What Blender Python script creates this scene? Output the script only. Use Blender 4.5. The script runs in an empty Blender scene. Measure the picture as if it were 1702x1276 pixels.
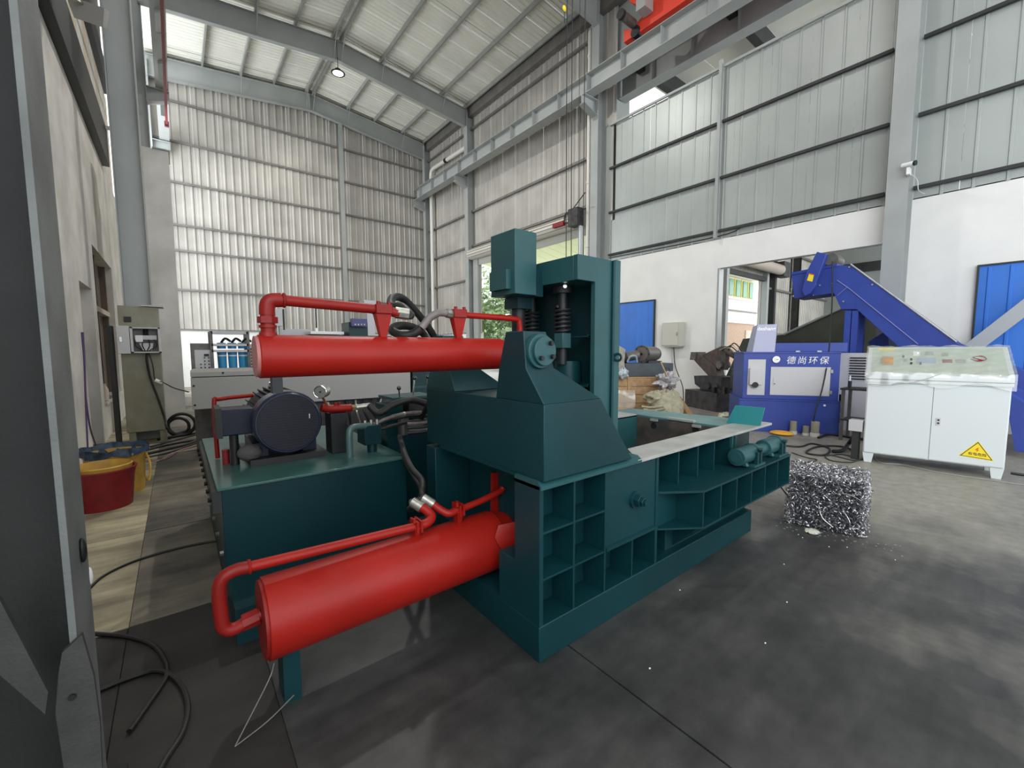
import bpy, bmesh, math, random
import numpy as np
from mathutils import Vector, Matrix
random.seed(7)
PI = math.pi
sc = bpy.context.scene
COL = sc.collection

# ------------------------------------------------------------------ camera
F_PX, YAW, PITCH, ROLL, CAMH = 699.97, 0.671907, 0.0829216, 0.0032362, 1.6
_f = Vector((math.sin(YAW)*math.cos(PITCH), math.cos(YAW)*math.cos(PITCH), -math.sin(PITCH)))
_rt = Vector((math.cos(YAW), -math.sin(YAW), 0))
_dn = _f.cross(_rt)
_r2 = math.cos(ROLL)*_rt + math.sin(ROLL)*_dn
_d2 = -math.sin(ROLL)*_rt + math.cos(ROLL)*_dn
cam = bpy.data.cameras.new('camera')
cam.sensor_fit = 'HORIZONTAL'; cam.sensor_width = 36.0
cam.lens = F_PX/1702*36.0
cam.clip_start = 0.02; cam.clip_end = 400
camo = bpy.data.objects.new('camera', cam); COL.objects.link(camo)
camo.matrix_world = Matrix(((_r2.x, -_d2.x, -_f.x, 0), (_r2.y, -_d2.y, -_f.y, 0), (_r2.z, -_d2.z, -_f.z, CAMH), (0, 0, 0, 1)))
sc.camera = camo

def W(px, py, ax, v):
    """world point seen at a measured spot of the photograph, at a known depth plane"""
    d = _r2*((px-851)/F_PX) + _d2*((py-638)/F_PX) + _f
    i = 'xyz'.index(ax); o = Vector((0, 0, CAMH))
    return o + d*((v-o[i])/d[i])

# ------------------------------------------------------------------ world, light, exposure
sc.view_settings.view_transform = 'Standard'; sc.view_settings.look = 'None'
sc.view_settings.gamma = 1.0; sc.view_settings.use_curve_mapping = False
sc.view_settings.exposure = 0.75
w = bpy.data.worlds.new('overcast_sky'); sc.world = w; w.use_nodes = True
bgn = w.node_tree.nodes['Background']
bgn.inputs[0].default_value = (0.90, 0.95, 1.0, 1); bgn.inputs[1].default_value = 1.5
sc.cycles.use_denoising = True
sc.cycles.max_bounces = 7; sc.cycles.diffuse_bounces = 5; sc.cycles.glossy_bounces = 3
sc.cycles.transmission_bounces = 4; sc.cycles.transparent_max_bounces = 8
sc.cycles.caustics_reflective = False; sc.cycles.caustics_refractive = False
sc.cycles.sample_clamp_indirect = 4.0

def area(name, loc, direction, sx, sy, power, color=(1, 1, 1), spread=PI):
    l = bpy.data.lights.new(name, 'AREA'); l.shape = 'RECTANGLE'; l.size = sx; l.size_y = sy
    l.energy = power; l.color = color; l.spread = spread
    o = bpy.data.objects.new(name, l); COL.objects.link(o); o.location = loc
    o.rotation_euler = Vector(direction).to_track_quat('-Z', 'Y').to_euler()
    return o
DAY = (0.93, 0.97, 1.0)
area('daylight_doors_right_behind', (11.6, -8.0, 3.4), (-1, 0.55, 0.0), 8, 6, 90, DAY)
area('fill_left_behind', (-3.0, -6.0, 7.0), (1, 0.5, 0.02), 8, 5, 290, DAY)  # unseen fill, added to brighten the white right-hand wall
area('daylight_left_bay', (-3.2, 20.6, 6.8), (1, 0.0, 0.0), 4.6, 7.5, 620, DAY)
area('daylight_neighbour_bay', (24.0, -4.0, 6.0), (0, 1, -0.1), 14, 7, 900, DAY)
LAMPS = ((18.0, 60), (10.9, 240), (4.5, 50), (-2.5, 10))     # high-bay lamps along the ridge: y, watts

# ------------------------------------------------------------------ materials
def mat(name, color, rough=0.5, metal=0.0, noise=0.0, nscale=8.0, bump=0.0, bscale=40.0, color2=None, coat=0.0, emis=None, trans=0.0, spec=0.5):
    m = bpy.data.materials.new(name); m.use_nodes = True
    nt = m.node_tree; b = nt.nodes['Principled BSDF']
    b.inputs['Base Color'].default_value = (*color, 1)
    b.inputs['Roughness'].default_value = rough; b.inputs['Metallic'].default_value = metal; b.inputs['Specular IOR Level'].default_value = spec
    if coat: b.inputs['Coat Weight'].default_value = coat; b.inputs['Coat Roughness'].default_value = 0.15
    if trans: b.inputs['Transmission Weight'].default_value = trans
    if emis: b.inputs['Emission Color'].default_value = (*emis[0], 1); b.inputs['Emission Strength'].default_value = emis[1]
    if noise or bump:
        tc = nt.nodes.new('ShaderNodeTexCoord'); geo = nt.nodes.new('ShaderNodeNewGeometry')
    if noise:
        n = nt.nodes.new('ShaderNodeTexNoise'); n.inputs['Scale'].default_value = nscale; n.inputs['Detail'].default_value = 6
        nt.links.new(geo.outputs['Position'], n.inputs['Vector'])
        r = nt.nodes.new('ShaderNodeValToRGB')
        c2 = color2 or tuple(c*(1-noise) for c in color)
        r.color_ramp.elements[0].position = 0.35; r.color_ramp.elements[1].position = 0.65
        r.color_ramp.elements[0].color = (*c2, 1); r.color_ramp.elements[1].color = (*color, 1)
        nt.links.new(n.outputs['Fac'], r.inputs['Fac']); nt.links.new(r.outputs['Color'], b.inputs['Base Color'])
    if bump:
        n2 = nt.nodes.new('ShaderNodeTexNoise'); n2.inputs['Scale'].default_value = bscale; n2.inputs['Detail'].default_value = 4
        nt.links.new(geo.outputs['Position'], n2.inputs['Vector'])
        bp = nt.nodes.new('ShaderNodeBump'); bp.inputs['Strength'].default_value = bump; bp.inputs['Distance'].default_value = 0.01
        nt.links.new(n2.outputs['Fac'], bp.inputs['Height']); nt.links.new(bp.outputs['Normal'], b.inputs['Normal'])
    return m
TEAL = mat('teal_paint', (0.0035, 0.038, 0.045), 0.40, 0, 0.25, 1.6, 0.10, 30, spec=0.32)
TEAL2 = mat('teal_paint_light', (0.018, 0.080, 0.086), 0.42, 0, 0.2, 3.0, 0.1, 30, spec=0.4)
RED = mat('red_paint', (0.335, 0.012, 0.007), 0.42, 0, 0.15, 3.0, 0.08, 25, spec=0.3)
REDP = mat('red_pipe_paint', (0.26, 0.012, 0.009), 0.45, 0, 0.2, 6.0, 0.1, 40, spec=0.3)
CRANE = mat('crane_red', (0.78, 0.06, 0.03), 0.5)
BARE = mat('bare_worn_plate', (0.50, 0.50, 0.47), 0.42, 0.35, 0.25, 5.0, 0.1, 60)
CHROME = mat('chrome', (0.75, 0.75, 0.74), 0.18, 1.0)
ZINC = mat('zinc_fitting', (0.50, 0.50, 0.44), 0.35, 0.8, 0.3, 30)
RUST = mat('rusty_liner', (0.15, 0.105, 0.085), 0.6, 0.3, 0.6, 4.5, 0.3, 30, color2=(0.045, 0.05, 0.045))
BLACK = mat('black_rubber', (0.012, 0.012, 0.012), 0.5)
HOSE = mat('hose_rubber', (0.018, 0.017, 0.016), 0.45, 0, 0, 1, 0.25, 200)
SLEEVE = mat('hose_sleeve', (0.22, 0.19, 0.18), 0.6, 0.2, 0.4, 20)
DARKST = mat('dark_steel', (0.035, 0.037, 0.04), 0.5, 0.5, 0.3, 10)
STEEL = mat('grey_painted_steel', (0.40, 0.42, 0.41), 0.48, 0.1, 0.12, 1.2)
STEELD = mat('grey_primer_steel', (0.040, 0.042, 0.041), 0.6, 0.1, 0.3, 2.0, 0.1, 30)
CLAD = mat('galvanised_cladding', (0.50, 0.475, 0.43), 0.45, 0.2, 0.22, 0.9)
CLADR = mat('grey_green_cladding', (0.44, 0.47, 0.45), 0.42, 0.3, 0.12, 0.8)
ROOFM = mat('roof_sheet_underside', (0.84, 0.83, 0.74), 0.5, 0.0, 0.12, 0.7)
WHITE = mat('white_plaster', (0.88, 0.87, 0.84), 0.8, 0, 0.06, 1.5, 0.05, 12)
WHITEL = mat('aged_white_plaster', (0.82, 0.79, 0.74), 0.8, 0, 0.25, 1.6, 0.08, 12)
CREAM = mat('cream_plaster', (0.68, 0.60, 0.48), 0.8, 0, 0.1, 2)
GREYCONC = mat('grey_concrete_pier', (0.36, 0.35, 0.29), 0.8, 0, 0.3, 2.5, 0.15, 25, color2=(0.26, 0.25, 0.18))
GALV = mat('zinc_purlin', (0.38, 0.385, 0.365), 0.45, 0.4, 0.15, 3)
GIRT = mat('girt_steel', (0.22, 0.205, 0.19), 0.5, 0.3, 0.2, 3)
PIPEW = mat('white_pipe', (0.72, 0.70, 0.65), 0.4)
BLUE = mat('blue_machine_paint', (0.032, 0.065, 0.34), 0.42, 0, 0.12, 3)
BLUED = mat('blue_door_paint', (0.035, 0.20, 0.72), 0.42, 0, 0.12, 2.0)
MOTOR = mat('dark_blue_motor', (0.005, 0.008, 0.026), 0.42, 0.1, spec=0.4)
LGREY = mat('light_grey_enamel', (0.58, 0.57, 0.58), 0.4)
CABW = mat('white_cabinet_enamel', (0.70, 0.74, 0.74), 0.35)
WMACH = mat('off_white_machine', (0.36, 0.35, 0.33), 0.45)
YEL = mat('warning_yellow', (0.95, 0.72, 0.02), 0.5)
YEL2 = mat('yellow_plastic', (0.75, 0.38, 0.03), 0.45)
SIGNK = mat('sign_black', (0.05, 0.045, 0.01), 0.6)
SIGNR = mat('sign_red', (0.7, 0.10, 0.02), 0.6)
PAPER = mat('white_print', (0.9, 0.9, 0.9), 0.6)
WOOD = mat('crate_wood', (0.55, 0.34, 0.17), 0.65, 0, 0.3, 9, 0.1, 30)
BAG = mat('khaki_canvas', (0.42, 0.39, 0.27), 0.9, 0, 0.3, 12, 0.3, 60)
BRUSH = mat('broom_fibre', (0.33, 0.20, 0.10), 0.9, 0, 0.4, 40)
SCRAP = mat('steel_wire_scrap', (0.50, 0.49, 0.51), 0.34, 0.85)
SCRAPD = mat('dark_scrap_core', (0.05, 0.05, 0.055), 0.6, 0.5)
IRON = mat('dark_cast_iron', (0.075, 0.07, 0.07), 0.55, 0.4, 0.5, 6, 0.2, 20, color2=(0.035, 0.034, 0.036))
IRONG = mat('grey_cast_iron', (0.17, 0.16, 0.15), 0.5, 0.4, 0.3, 9)
MOTG = mat('blue_grey_casting', (0.065, 0.08, 0.095), 0.5, 0.2, 0.2, 8)
OLIVE = mat('olive_hopper', (0.075, 0.08, 0.06), 0.6, 0, 0.3, 2)
BUCK = mat('red_bucket', (0.28, 0.012, 0.018), 0.55, 0, 0.3, 8)
BUCY = mat('yellow_drum', (0.66, 0.40, 0.07), 0.5, 0, 0.25, 9)
RAG = mat('dark_blue_plastic_sack', (0.05, 0.09, 0.16), 0.5, 0, 0.8, 14)
CYLB = mat('blue_filter_bottle', (0.05, 0.32, 0.58), 0.35)
BROWNW = mat('brown_panel', (0.17, 0.135, 0.105), 0.7, 0, 0.3, 2)
OUTG = mat('outside_ground', (0.42, 0.42, 0.38), 0.9)
LEAF = mat('leaf', (0.42, 0.56, 0.28), 0.7, 0, 0.5, 1.2)
BRICK = mat('far_brick_cladding', (0.60, 0.42, 0.30), 0.8, 0, 0.2, 6)
FARW = mat('far_white_render', (0.85, 0.82, 0.76), 0.8)
GLASSG = mat('green_glass', (0.20, 0.42, 0.30), 0.2)
YFR = mat('yellow_window_frame', (0.72, 0.66, 0.20), 0.5)
CANOPY = mat('translucent_canopy_sheet', (0.85, 0.86, 0.66), 0.6)
_n = CANOPY.node_tree; _t = _n.nodes.new('ShaderNodeBsdfTranslucent'); _t.inputs[0].default_value = (0.9, 0.92, 0.72, 1); _m = _n.nodes.new('ShaderNodeMixShader'); _m.inputs[0].default_value = 0.65
_n.links.new(_n.nodes['Principled BSDF'].outputs[0], _m.inputs[1]); _n.links.new(_t.outputs[0], _m.inputs[2]); _n.links.new(_m.outputs[0], _n.nodes['Material Output'].inputs['Surface'])
def stained(name, base, dark, sx, film, rough=0.55, wear=False):
    """worn workshop concrete: broad stains, streaks, fine grit"""
    m = bpy.data.materials.new(name); m.use_nodes = True; nt = m.node_tree; b = nt.nodes['Principled BSDF']
    g = nt.nodes.new('ShaderNodeNewGeometry')
    def noise(scale, detail, stretch=(1, 1, 1)):
        mp = nt.nodes.new('ShaderNodeMapping'); mp.inputs['Scale'].default_value = stretch
        n = nt.nodes.new('ShaderNodeTexNoise'); n.inputs['Scale'].default_value = scale; n.inputs['Detail'].default_value = detail
        n.inputs['Roughness'].default_value = 0.6
        nt.links.new(g.outputs['Position'], mp.inputs['Vector']); nt.links.new(mp.outputs['Vector'], n.inputs['Vector']); return n
    a = noise(sx, 7); r = nt.nodes.new('ShaderNodeValToRGB')
    r.color_ramp.elements[0].position = 0.36; r.color_ramp.elements[1].position = 0.68
    r.color_ramp.elements[0].color = (*dark, 1); r.color_ramp.elements[1].color = (*base, 1)
    nt.links.new(a.outputs['Fac'], r.inputs['Fac'])
    s = noise(2.2, 6, (0.5, 3.0, 1)); mx = nt.nodes.new('ShaderNodeMix'); mx.data_type = 'RGBA'; mx.blend_type = 'MULTIPLY'
    mx.inputs['Factor'].default_value = film
    r2 = nt.nodes.new('ShaderNodeValToRGB'); r2.color_ramp.elements[0].position = 0.3; r2.color_ramp.elements[1].position = 0.7
    r2.color_ramp.elements[0].color = (0.45, 0.45, 0.45, 1); r2.color_ramp.elements[1].color = (1.25, 1.25, 1.22, 1)
    nt.links.new(s.outputs['Fac'], r2.inputs['Fac'])
    nt.links.new(r.outputs['Color'], mx.inputs['A']); nt.links.new(r2.outputs['Color'], mx.inputs['B'])
    last = mx.outputs['Result']
    if wear:     # pale worn concrete shows through the oil film in patches, mostly away from the machines
        pw = noise(0.55, 5); sp = nt.nodes.new('ShaderNodeSeparateXYZ'); nt.links.new(g.outputs['Position'], sp.inputs[0])
        mr = nt.nodes.new('ShaderNodeMapRange'); mr.inputs['From Min'].default_value = 2.2; mr.inputs['From Max'].default_value = 6.2
        mr.inputs['To Min'].default_value = -0.22; mr.inputs['To Max'].default_value = 0.22
        nt.links.new(sp.outputs['X'], mr.inputs['Value'])
        ad = nt.nodes.new('ShaderNodeMath'); ad.operation = 'ADD'; nt.links.new(pw.outputs['Fac'], ad.inputs[0]); nt.links.new(mr.outputs[0], ad.inputs[1])
        r3 = nt.nodes.new('ShaderNodeValToRGB'); r3.color_ramp.elements[0].position = 0.42; r3.color_ramp.elements[1].position = 0.66
        r3.color_ramp.elements[0].color = (0, 0, 0, 1); r3.color_ramp.elements[1].color = (1, 1, 1, 1); nt.links.new(ad.outputs[0], r3.inputs['Fac'])
        m3 = nt.nodes.new('ShaderNodeMix'); m3.data_type = 'RGBA'; m3.inputs['B'].default_value = (0.27, 0.255, 0.215, 1)
        nt.links.new(r3.outputs['Color'], m3.inputs['Factor']); nt.links.new(last, m3.inputs['A'])
        fine = noise(9.0, 8); r4 = nt.nodes.new('ShaderNodeValToRGB'); r4.color_ramp.elements[0].position = 0.3; r4.color_ramp.elements[1].position = 0.72
        r4.color_ramp.elements[0].color = (0.6, 0.6, 0.6, 1); r4.color_ramp.elements[1].color = (1.3, 1.3, 1.3, 1); nt.links.new(fine.outputs['Fac'], r4.inputs['Fac'])
        m4 = nt.nodes.new('ShaderNodeMix'); m4.data_type = 'RGBA'; m4.blend_type = 'MULTIPLY'; m4.inputs['Factor'].default_value = 0.6
        nt.links.new(m3.outputs['Result'], m4.inputs['A']); nt.links.new(r4.outputs['Color'], m4.inputs['B']); last = m4.outputs['Result']
    nt.links.new(last, b.inputs['Base Color'])
    f = noise(70, 3); bp = nt.nodes.new('ShaderNodeBump'); bp.inputs['Strength'].default_value = 0.25; bp.inputs['Distance'].default_value = 0.004
    nt.links.new(f.outputs['Fac'], bp.inputs['Height']); nt.links.new(bp.outputs['Normal'], b.inputs['Normal'])
    b.inputs['Roughness'].default_value = rough
    return m
CONC = stained('oil_dark_concrete', (0.082, 0.080, 0.077), (0.030, 0.031, 0.031), 0.9, 0.7, 0.5, wear=True)
CONCL = stained('pale_worn_concrete', (0.62, 0.55, 0.37), (0.26, 0.235, 0.165), 1.3, 0.9, 0.7)
CONCM = stained('brown_worn_concrete', (0.30, 0.265, 0.205), (0.085, 0.08, 0.07), 1.1, 0.8, 0.65)
DIMK = stained('stain_and_falloff_concrete', (0.040, 0.036, 0.032), (0.014, 0.013, 0.012), 1.6, 0.6, 0.6)  # near-left slabs: light falloff, with some staining, darkened into the colour
CONCF = stained('far_bay_concrete', (0.30, 0.30, 0.285), (0.13, 0.13, 0.125), 0.6, 0.45, 0.6)
def plastic_film():
    m = bpy.data.materials.new('clear_plastic_film'); m.use_nodes = True; nt = m.node_tree
    for n in list(nt.nodes):
        if n.type != 'OUTPUT_MATERIAL': nt.nodes.remove(n)
    out = nt.nodes[0]; t = nt.nodes.new('ShaderNodeBsdfTransparent'); gl = nt.nodes.new('ShaderNodeBsdfGlossy')
    df = nt.nodes.new('ShaderNodeBsdfDiffuse'); gl.inputs['Roughness'].default_value = 0.15; df.inputs['Color'].default_value = (0.8, 0.85, 0.78, 1)
    a = nt.nodes.new('ShaderNodeMixShader'); c = nt.nodes.new('ShaderNodeMixShader'); a.inputs[0].default_value = 0.5; c.inputs[0].default_value = 0.36
    nt.links.new(df.outputs[0], a.inputs[1]); nt.links.new(gl.outputs[0], a.inputs[2])
    nt.links.new(t.outputs[0], c.inputs[1]); nt.links.new(a.outputs[0], c.inputs[2]); nt.links.new(c.outputs[0], out.inputs['Surface'])
    return m
FILM = plastic_film()
LAMPE = mat('lamp_lens', (0.9, 0.9, 0.85), 0.4, emis=((1, 0.98, 0.92), 2.2))

# ------------------------------------------------------------------ mesh builder
WM = {}      # world matrices of objects (no rotation is used on roots)
def catmull(pts, k=6):
    if len(pts) < 3: return [Vector(p) for p in pts]
    P = [Vector(p) for p in pts]; P = [P[0]*2-P[1]] + P + [P[-1]*2-P[-2]]; out = []
    for i in range(1, len(P)-2):
        a, b, c, d = P[i-1], P[i], P[i+1], P[i+2]
        for j in range(k):
            t = j/k
            out.append(0.5*((2*b)+(-a+c)*t+(2*a-5*b+4*c-d)*t*t+(-a+3*b-3*c+d)*t**3))
    out.append(P[-2]); return out
class MB:
    def __init__(s): s.v = []; s.f = []; s.T = None
    def add(s, vs, fs):
        n = len(s.v)
        if s.T is not None: vs = [s.T @ Vector(v) for v in vs]
        s.v += [tuple(v) for v in vs]; s.f += [tuple(n+i for i in f) for f in fs]; return s
    def box(s, x0, x1, y0, y1, z0, z1):
        return s.add([(x0, y0, z0), (x1, y0, z0), (x1, y1, z0), (x0, y1, z0), (x0, y0, z1), (x1, y0, z1), (x1, y1, z1), (x0, y1, z1)],
                     [(0, 3, 2, 1), (4, 5, 6, 7), (0, 1, 5, 4), (1, 2, 6, 5), (2, 3, 7, 6), (3, 0, 4, 7)])
    def hexa(s, b, t):
        """loft between two polygons with the same number of points"""
        n = len(b)
        return s.add(list(b)+list(t), [tuple(range(n))[::-1], tuple(range(n, 2*n))] + [(i, (i+1) % n, n+(i+1) % n, n+i) for i in range(n)])
    def prism(s, poly, plane, a, b):
        i = {'xy': lambda p, c: (p[0], p[1], c), 'xz': lambda p, c: (p[0], c, p[1]), 'yz': lambda p, c: (c, p[0], p[1])}[plane]
        return s.hexa([i(p, a) for p in poly], [i(p, b) for p in poly])
    def cyl(s, p0, p1, r, r2=None, n=20):
        p0 = Vector(p0); p1 = Vector(p1); r2 = r if r2 is None else r2
        d = (p1-p0).normalized(); u = d.orthogonal().normalized(); w_ = d.cross(u)
        b = [p0+(u*math.cos(2*PI*i/n)+w_*math.sin(2*PI*i/n))*r for i in range(n)]
        t = [p1+(u*math.cos(2*PI*i/n)+w_*math.sin(2*PI*i/n))*r2 for i in range(n)]
        return s.hexa(b, t)
    def tube(s, pts, r, n=8, k=6, smooth=True):
        P = catmull(pts, k) if smooth else [Vector(p) for p in pts]
        rings = []; u = None
        for i, p in enumerate(P):
            d = (P[min(i+1, len(P)-1)]-P[max(i-1, 0)])
            if d.length < 1e-9: d = Vector((0, 0, 1))
            d.normalize()
            if u is None: u = d.orthogonal().normalized()
            u = (u-d*u.dot(d)); u = u.normalized() if u.length > 1e-6 else d.orthogonal().normalized()
            w_ = d.cross(u); rings.append([p+(u*math.cos(2*PI*j/n)+w_*math.sin(2*PI*j/n))*r for j in range(n)])
        vs = [v for R_ in rings for v in R_]; fs = []
        for i in range(len(rings)-1):
            for j in range(n): fs.append((i*n+j, i*n+(j+1) % n, (i+1)*n+(j+1) % n, (i+1)*n+j))
        fs.append(tuple(range(n))[::-1]); m = (len(rings)-1)*n; fs.append(tuple(range(m, m+n)))
        return s.add(vs, fs)
    def ball(s, c, r, n=12, m=8, sc_=(1, 1, 1)):
        vs = []; fs = []
        for i in range(m+1):
            th = PI*i/m
            for j in range(n):
                ph = 2*PI*j/n; vs.append((c[0]+r*sc_[0]*math.sin(th)*math.cos(ph), c[1]+r*sc_[1]*math.sin(th)*math.sin(ph), c[2]+r*sc_[2]*math.cos(th)))
        for i in range(m):
            for j in range(n): fs.append((i*n+j, (i+1)*n+j, (i+1)*n+(j+1) % n, i*n+(j+1) % n))
        return s.add(vs, fs)
    def ring(s, c, axis, R_, r, n=24, m=8):
        ax = Vector(axis).normalized(); u = ax.orthogonal().normalized(); w_ = ax.cross(u); c = Vector(c); vs = []; fs = []
        for i in range(n):
            d = u*math.cos(2*PI*i/n)+w_*math.sin(2*PI*i/n)
            for j in range(m): vs.append(c+d*(R_+r*math.cos(2*PI*j/m))+ax*(r*math.sin(2*PI*j/m)))
        for i in range(n):
            for j in range(m): fs.append((i*m+j, ((i+1) % n)*m+j, ((i+1) % n)*m+(j+1) % m, i*m+(j+1) % m))
        return s.add(vs, fs)
    def lathe(s, c, prof, n=24):
        vs = []; fs = []
        for r, z in prof:
            for j in range(n): vs.append((c[0]+r*math.cos(2*PI*j/n), c[1]+r*math.sin(2*PI*j/n), c[2]+z))
        for i in range(len(prof)-1):
            for j in range(n): fs.append((i*n+j, i*n+(j+1) % n, (i+1)*n+(j+1) % n, (i+1)*n+j))
        return s.add(vs, fs)
    def build(s, name, m, parent=None, bevel=0, label=None, kind=None, flat=False, fixn=True):
        me = bpy.data.meshes.new(name)
        P = np.array(s.v); c = (P.min(0)+P.max(0))/2
        me.from_pydata((P-c).tolist(), [], s.f); me.materials.append(m)
        if fixn:
            bm = bmesh.new(); bm.from_mesh(me); bmesh.ops.recalc_face_normals(bm, faces=bm.faces); bm.to_mesh(me); bm.free()
        if not flat:
            me.shade_smooth(); me.set_sharp_from_angle(angle=math.radians(38))
        o = bpy.data.objects.new(name, me); COL.objects.link(o)
        M_ = Matrix.Translation(c); WM[o] = M_
        if parent is not None: o.parent = parent; o.matrix_basis = WM[parent].inverted() @ M_
        else: o.matrix_basis = M_
        if bevel:
            bv = o.modifiers.new('bevel', 'BEVEL'); bv.width = bevel; bv.segments = 2; bv.limit_method = 'ANGLE'; bv.angle_limit = math.radians(50)
        if label: o['label'] = label
        if kind: o['kind'] = kind
        return o
def tag(o, label, cat, group=None):
    o['label'] = label; o['category'] = cat
    if group: o['group'] = group
    return o
def thing(name, label, cat, loc, group=None):
    o = bpy.data.objects.new(name, None); COL.objects.link(o); o.location = loc; o.empty_display_size = 0.1
    WM[o] = Matrix.Translation(Vector(loc)); return tag(o, label, cat, group)
def struct(name, loc=(0, 0, 0)):
    o = bpy.data.objects.new(name, None); COL.objects.link(o); o.location = loc; o['kind'] = 'structure'
    WM[o] = Matrix.Translation(Vector(loc)); return o
def copy_to(o, delta, parent=None):
    """copy of a part (and its sub-parts) moved by delta"""
    c = o.copy(); COL.objects.link(c); p = parent if parent is not None else o.parent
    WM[c] = Matrix.Translation(Vector(delta)) @ WM[o]
    if p is not None: c.parent = p; c.matrix_basis = WM[p].inverted() @ WM[c]
    else: c.matrix_basis = WM[c]
    for ch in list(o.children): copy_to(ch, delta, c)
    return c
def text(name, body, size, origin, right, up, m, parent, depth=0.002, bold=0.0, shear=0.0, pitch=1.0):
    cu = bpy.data.curves.new(name, 'FONT'); cu.body = body; cu.size = size; cu.extrude = depth; cu.offset = bold; cu.shear = shear; cu.space_character = pitch
    cu.align_x = 'LEFT'; cu.resolution_u = 3
    t = bpy.data.objects.new('tmp_text', cu); COL.objects.link(t)
    dg = bpy.context.evaluated_depsgraph_get(); me = bpy.data.meshes.new_from_object(t.evaluated_get(dg))
    vs = [v.co.copy() for v in me.vertices]; fs = [tuple(p.vertices) for p in me.polygons]
    bpy.data.objects.remove(t); bpy.data.meshes.remove(me)
    r = Vector(right).normalized(); u = Vector(up).normalized(); n = r.cross(u); o = Vector(origin)
    b = MB(); b.v = [tuple(o+r*v.x+u*v.y+n*v.z) for v in vs]; b.f = fs
    return b.build(name, m, parent, flat=True, fixn=False)

# ================================================================== SETTING
XL, XR, YB, YF = -1.05, 12.0, 22.9, -13.0
floor = struct('floor')
MB().box(-1.4, 12.2, YF, YB+0.2, -0.2, -0.03).build('sub_base', DARKST, floor)
def slab(x0, x1, y0, y1, m, g=0.005): MB().box(x0+g*0.15, x1-g*0.15, y0+g, y1-g, -0.12, 0.0).build('concrete_slab', m, floor, bevel=0.004)
ysA = [-4, 3.2, 4.84, 6.66, 8.9, 11.2, 15, YB]
for a, b in zip(ysA, ysA[1:]):
    slab(-1.4, -0.30, a, b, CONCL if b > 3.3 else DIMK, 0.006)
    if b > 3.3: slab(-0.30, 1.575, a, b, CONCM, 0.007)
    else: slab(-0.30, 0.28, a, b, DIMK, 0.0004); slab(0.28, 1.575, a, b, CONC, 0.0004)
for a, b in ((-13, 9.0), (9.0, YB)):
    slab(1.583, 7.2, a, b, CONC, 0.003); slab(7.2, 12.2, a, b, CONC, 0.002)
slab(-1.4, 1.575, -13, -4, CONC)
fo = struct('floor_neighbour_bay')
MB().box(12.2, 36, -12, 9.85, -0.12, 0.0).build('concrete_slab', CONCF, fo)
gr = struct('floor_outside_yard')
MB().box(12.2, 90, 9.9, 80, -0.14, -0.02).build('yard_surface', OUTG, gr)

def sheet_mesh(name, width, length, pitch, m, h=0.028, rw=0.05, sl=0.02):
    pts = []; n = max(1, round(width/pitch)); p = width/n
    for i in range(n):
        u = i*p + p*0.35
        if i == 0: pts.append((0, 0))
        pts += [(u, 0), (u+sl, h), (u+sl+rw, h), (u+2*sl+rw, 0)]
    pts.append((width-0.003, 0))
    me = bpy.data.meshes.new(name)
    vs = [(u, -hh, 0) for u, hh in pts]+[(u, -hh, length) for u, hh in pts]; k = len(pts)
    me.from_pydata(vs, [], [(i, i+1, k+i+1, k+i) for i in range(k-1)]); me.materials.append(m); return me
def put_sheet(me, M_, parent):
    o = bpy.data.objects.new('cladding_sheet', me); COL.objects.link(o); WM[o] = M_; o.parent = parent; o.matrix_basis = WM[parent].inverted() @ M_; return o
RZ = lambda a: Matrix.Rotation(a, 4, 'Z'); TR = lambda *a: Matrix.Translation(Vector(a))

# --- gable wall at the back
wb = struct('wall_back', (6, YB, 0))
MB().box(-1.2, 12.2, YB, YB+0.2, 0, 2.5).build('low_plaster_wall', WHITE, wb)
shg = sheet_mesh('gable_sheet', 0.9, 11.2, 0.3, CLAD)
x = -0.75
while x < 11.9:
    put_sheet(shg, TR(x, YB-0.02, 2.45), wb); x += 0.9
GZ = [11.74, 10.15, 8.52, 6.8, 5.75, 4.13]
for z in GZ:
    for a, b in ((-0.3, 6.93), (7.15, 11.7)):
        MB().box(a, b, YB-0.14, YB-0.055, z-0.03, z+0.05).build('girt', GIRT, wb)
MB().box(-0.3, 11.7, YB-0.07, YB-0.05, 2.44, 2.50).build('drip_flashing', GIRT, wb)
MB().prism([(-1.2, 13.0), (12.3, 13.0), (12.3, 13.45), (5.65, 14.1), (-1.2, 13.45)], 'xz', YB-0.02, YB+0.05).build('gable_top_sheet', CLAD, wb)
PT = 4.64
# --- side wall with cladding, roller door opening, plaster partition and doorway
wr = struct('wall_right', (XR, 5, 0))
RM = RZ(-PI/2)     # sheets face -x
def rsheet(me, y, z): put_sheet(me, TR(XR, y, z) @ Matrix(((0, 1, 0, 0), (-1, 0, 0, 0), (0, 0, 1, 0), (0, 0, 0, 1))), wr)
DY0, DY1, DZ = 10.55, 17.62, 6.0
sA = sheet_mesh('side_sheet_long', 0.9, 10.9, 0.3, CLAD); sB = sheet_mesh('side_sheet_over_door', 0.9, 7.4, 0.3, CLAD)
y = YB
while y > 17.9: rsheet(sA, y, 2.4); y -= 0.9
y0_ = y
while y > 10.0: rsheet(sB, y, DZ); y -= 0.9
MB().box(XR, XR+0.2, DY1, YB, 0, 2.45).build('low_plaster_wall', WHITE, wr)
MB().box(XR, XR+0.12, 17.62, 18.4, 2.4, 6.1).build('door_jamb_sheet', CLAD, wr)
MB().box(XR, XR+0.15, 9.85, DY0, 0, 6.0).build('door_jamb_wall', CLAD, wr)
MB().box(XR-0.16, XR, 17.58, 18.0, 0, 6.1).build('door_jamb_post', STEEL, wr)
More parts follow.
